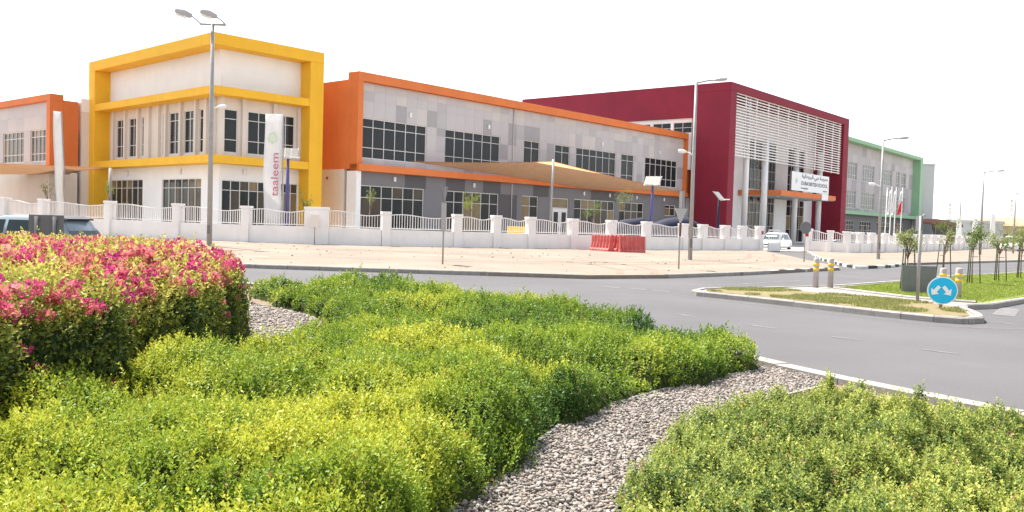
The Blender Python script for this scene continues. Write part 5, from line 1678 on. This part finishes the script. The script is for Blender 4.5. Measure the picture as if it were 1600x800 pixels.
def gravel(poly, sp, size, z, seed):
    r = np.random.default_rng(seed)
    P_ = np.array(poly)
    (x0, y0), (x1, y1) = P_.min(0), P_.max(0)
    gx, gy = np.meshgrid(np.arange(x0, x1, sp), np.arange(y0, y1, sp), indexing='ij')
    gx = gx.ravel() + r.uniform(-.5, .5, gx.size) * sp
    gy = gy.ravel() + r.uniform(-.5, .5, gy.size) * sp
    ok = poly_sd(gx, gy, poly) > .01
    gx, gy = gx[ok], gy[ok]
    n = len(gx)
    ph = (1 + 5 ** .5) / 2
    ico = np.array([(-1, ph, 0), (1, ph, 0), (-1, -ph, 0), (1, -ph, 0), (0, -1, ph), (0, 1, ph), (0, -1, -ph), (0, 1, -ph), (ph, 0, -1), (ph, 0, 1), (-ph, 0, -1), (-ph, 0, 1)]) / 1.9
    fc = np.array([(0, 11, 5), (0, 5, 1), (0, 1, 7), (0, 7, 10), (0, 10, 11), (1, 5, 9), (5, 11, 4), (11, 10, 2), (10, 7, 6), (7, 1, 8), (3, 9, 4), (3, 4, 2), (3, 2, 6), (3, 6, 8), (3, 8, 9), (4, 9, 5), (2, 4, 11), (6, 2, 10), (8, 6, 7), (9, 8, 1)])
    V = ico[None] * (1 + r.normal(0, .16, (n, 12, 1)))
    sc = np.stack([r.uniform(.9, 1.6, n), r.uniform(.6, 1.0, n), r.uniform(.4, .7, n)], 1) * (size * np.minimum(1.55, .5 + r.gamma(1.6, .27, n)) / 2)[:, None]
    V = V * sc[:, None]
    a = r.uniform(0, 6.28, n)
    ti = r.normal(0, .35, n)
    c, s = np.cos(ti)[:, None], np.sin(ti)[:, None]
    V = np.stack([V[..., 0] * c - V[..., 2] * s, V[..., 1], V[..., 0] * s + V[..., 2] * c], -1)
    c, s = np.cos(a)[:, None], np.sin(a)[:, None]
    V = np.stack([V[..., 0] * c - V[..., 1] * s, V[..., 0] * s + V[..., 1] * c, V[..., 2]], -1)
    V += np.stack([gx, gy, np.full(n, z) + r.uniform(0, .018, n)], 1)[:, None]
    me = bpy.data.meshes.new("gravel")
    me.vertices.add(12 * n)
    me.vertices.foreach_set("co", V.astype(np.float32).ravel())
    tri = (np.arange(n)[:, None, None] * 12 + fc[None]).reshape(-1)
    me.loops.add(60 * n)
    me.loops.foreach_set("vertex_index", tri.astype(np.int32))
    me.polygons.add(20 * n)
    me.polygons.foreach_set("loop_start", np.arange(0, 60 * n, 3, dtype=np.int32))
    me.update(calc_edges=True)
    base = np.array([(.285, .245, .212), (.24, .215, .19), (.325, .285, .25), (.175, .155, .136), (.295, .232, .19), (.39, .352, .32)])
    col = base[r.choice(6, n, p=[.28, .25, .2, .1, .1, .07])] * r.uniform(.85, 1.15, (n, 1))
    at = me.color_attributes.new("leafcol", 'FLOAT_COLOR', 'POINT')
    C4 = np.ones((12 * n, 4), np.float32)
    C4[:, :3] = np.repeat(col, 12, 0)
    at.data.foreach_set("color", C4.ravel())
    me.materials.append(STONE)
    return obj("gravel", me, kind="stuff")
STONE = leaf_mat("stone", .85, 0.0, .2)
tag(gravel(GP, .0225, .028, .055, 3), "loose grey-beige gravel covering the curved path between hedge and low bed", "gravel")
tag(gravel(GQ, .042, .05, .055, 4), "loose grey gravel strip between the flowering bush and the hedge", "gravel")

# ---- lawn and dry grass
def grass(name, label, poly, n, hgt, cols, z, seed, lim=60):
    r = np.random.default_rng(seed)
    P_ = np.array(poly)
    (x0, y0), (x1, y1) = P_.min(0), np.minimum(P_.max(0), lim)
    pts = np.zeros((0, 2))
    while len(pts) < n:
        q = np.stack([r.uniform(x0, x1, n), r.uniform(y0, y1, n)], 1)
        ok = (poly_sd(q[:, 0], q[:, 1], poly) > .04) & (r.uniform(size=n) < np.minimum(1, (22 / q[:, 1]) ** 1.5))
        if seed == 62: ok &= vnoise(q[:, 0], q[:, 1], 1.4, 62) > .40
        pts = np.concatenate([pts, q[ok]])
    pts = pts[:n]
    Pg = np.concatenate([pts, np.full((n, 1), z)], 1)
    D_ = unit(np.stack([r.normal(0, .45, n), r.normal(0, .45, n), np.ones(n)], 1))
    L_ = hgt * r.uniform(.6, 1.3, n)
    Nn_ = rand_dirs(n)
    c0, c1 = np.array(cols[0]), np.array(cols[1])
    m_ = r.uniform(size=(n, 1))
    o_ = obj(name, leaf_mesh(name, Pg, D_, Nn_, L_, L_ * .28, c0 * (1 - m_) + c1 * m_, LEAF_SOFT), kind="stuff")
    return tag(o_, label, "grass")
grass("lawn_grass", "bright green mown lawn on the right, with staked trees", LAWN, 60000, .055, ((.19, .25, .035), (.31, .35, .08)), .115, 61, 45)
grass("dry_grass", "patchy dry yellow and green grass on the traffic island", GRASSI, 15000, .055, ((.16, .215, .045), (.38, .34, .13)), .12, 62)

# ---- loose stones and clods on the sand
SAND_ST = [(-12, 28.5), (2, 27.2), (8, 31.8), (13.5, 38), (16, 52), (17.5, 62), (8, 57.5), (-4, 51.5), (-11, 48.8), (-20, 51)]
_n0 = len(bpy.data.objects)
def pebbles(poly, n, seed):
    r = np.random.default_rng(seed)
    P_ = np.array(poly)
    (x0, y0), (x1, y1) = P_.min(0), P_.max(0)
    q = np.stack([r.uniform(x0, x1, n * 2), r.uniform(y0, y1, n * 2)], 1)
    q = q[poly_sd(q[:, 0], q[:, 1], poly) > .2][:n]
    mb = MB()
    for (x, y) in q:
        s_ = min(.06, r.gamma(1.3, .012) + .008)
        k = len(mb.v)
        a = r.uniform(0, 6.28)
        ring = [(x + s_ * math.cos(a + t) * r.uniform(.7, 1.2), y + s_ * math.sin(a + t) * r.uniform(.7, 1.2), .112) for t in np.linspace(0, 6.28, 6)[:-1]]
        top = [(x + (p[0] - x) * .55, y + (p[1] - y) * .55, .115 + s_ * .7) for p in ring]
        mb.loft([ring, top], smooth=False)
    return mb.build("loose_stones", 'sandtrack', kind="stuff")
tag(pebbles(SAND_ST, 450, 8), "loose stones and clods scattered on the sandy verge", "stones")
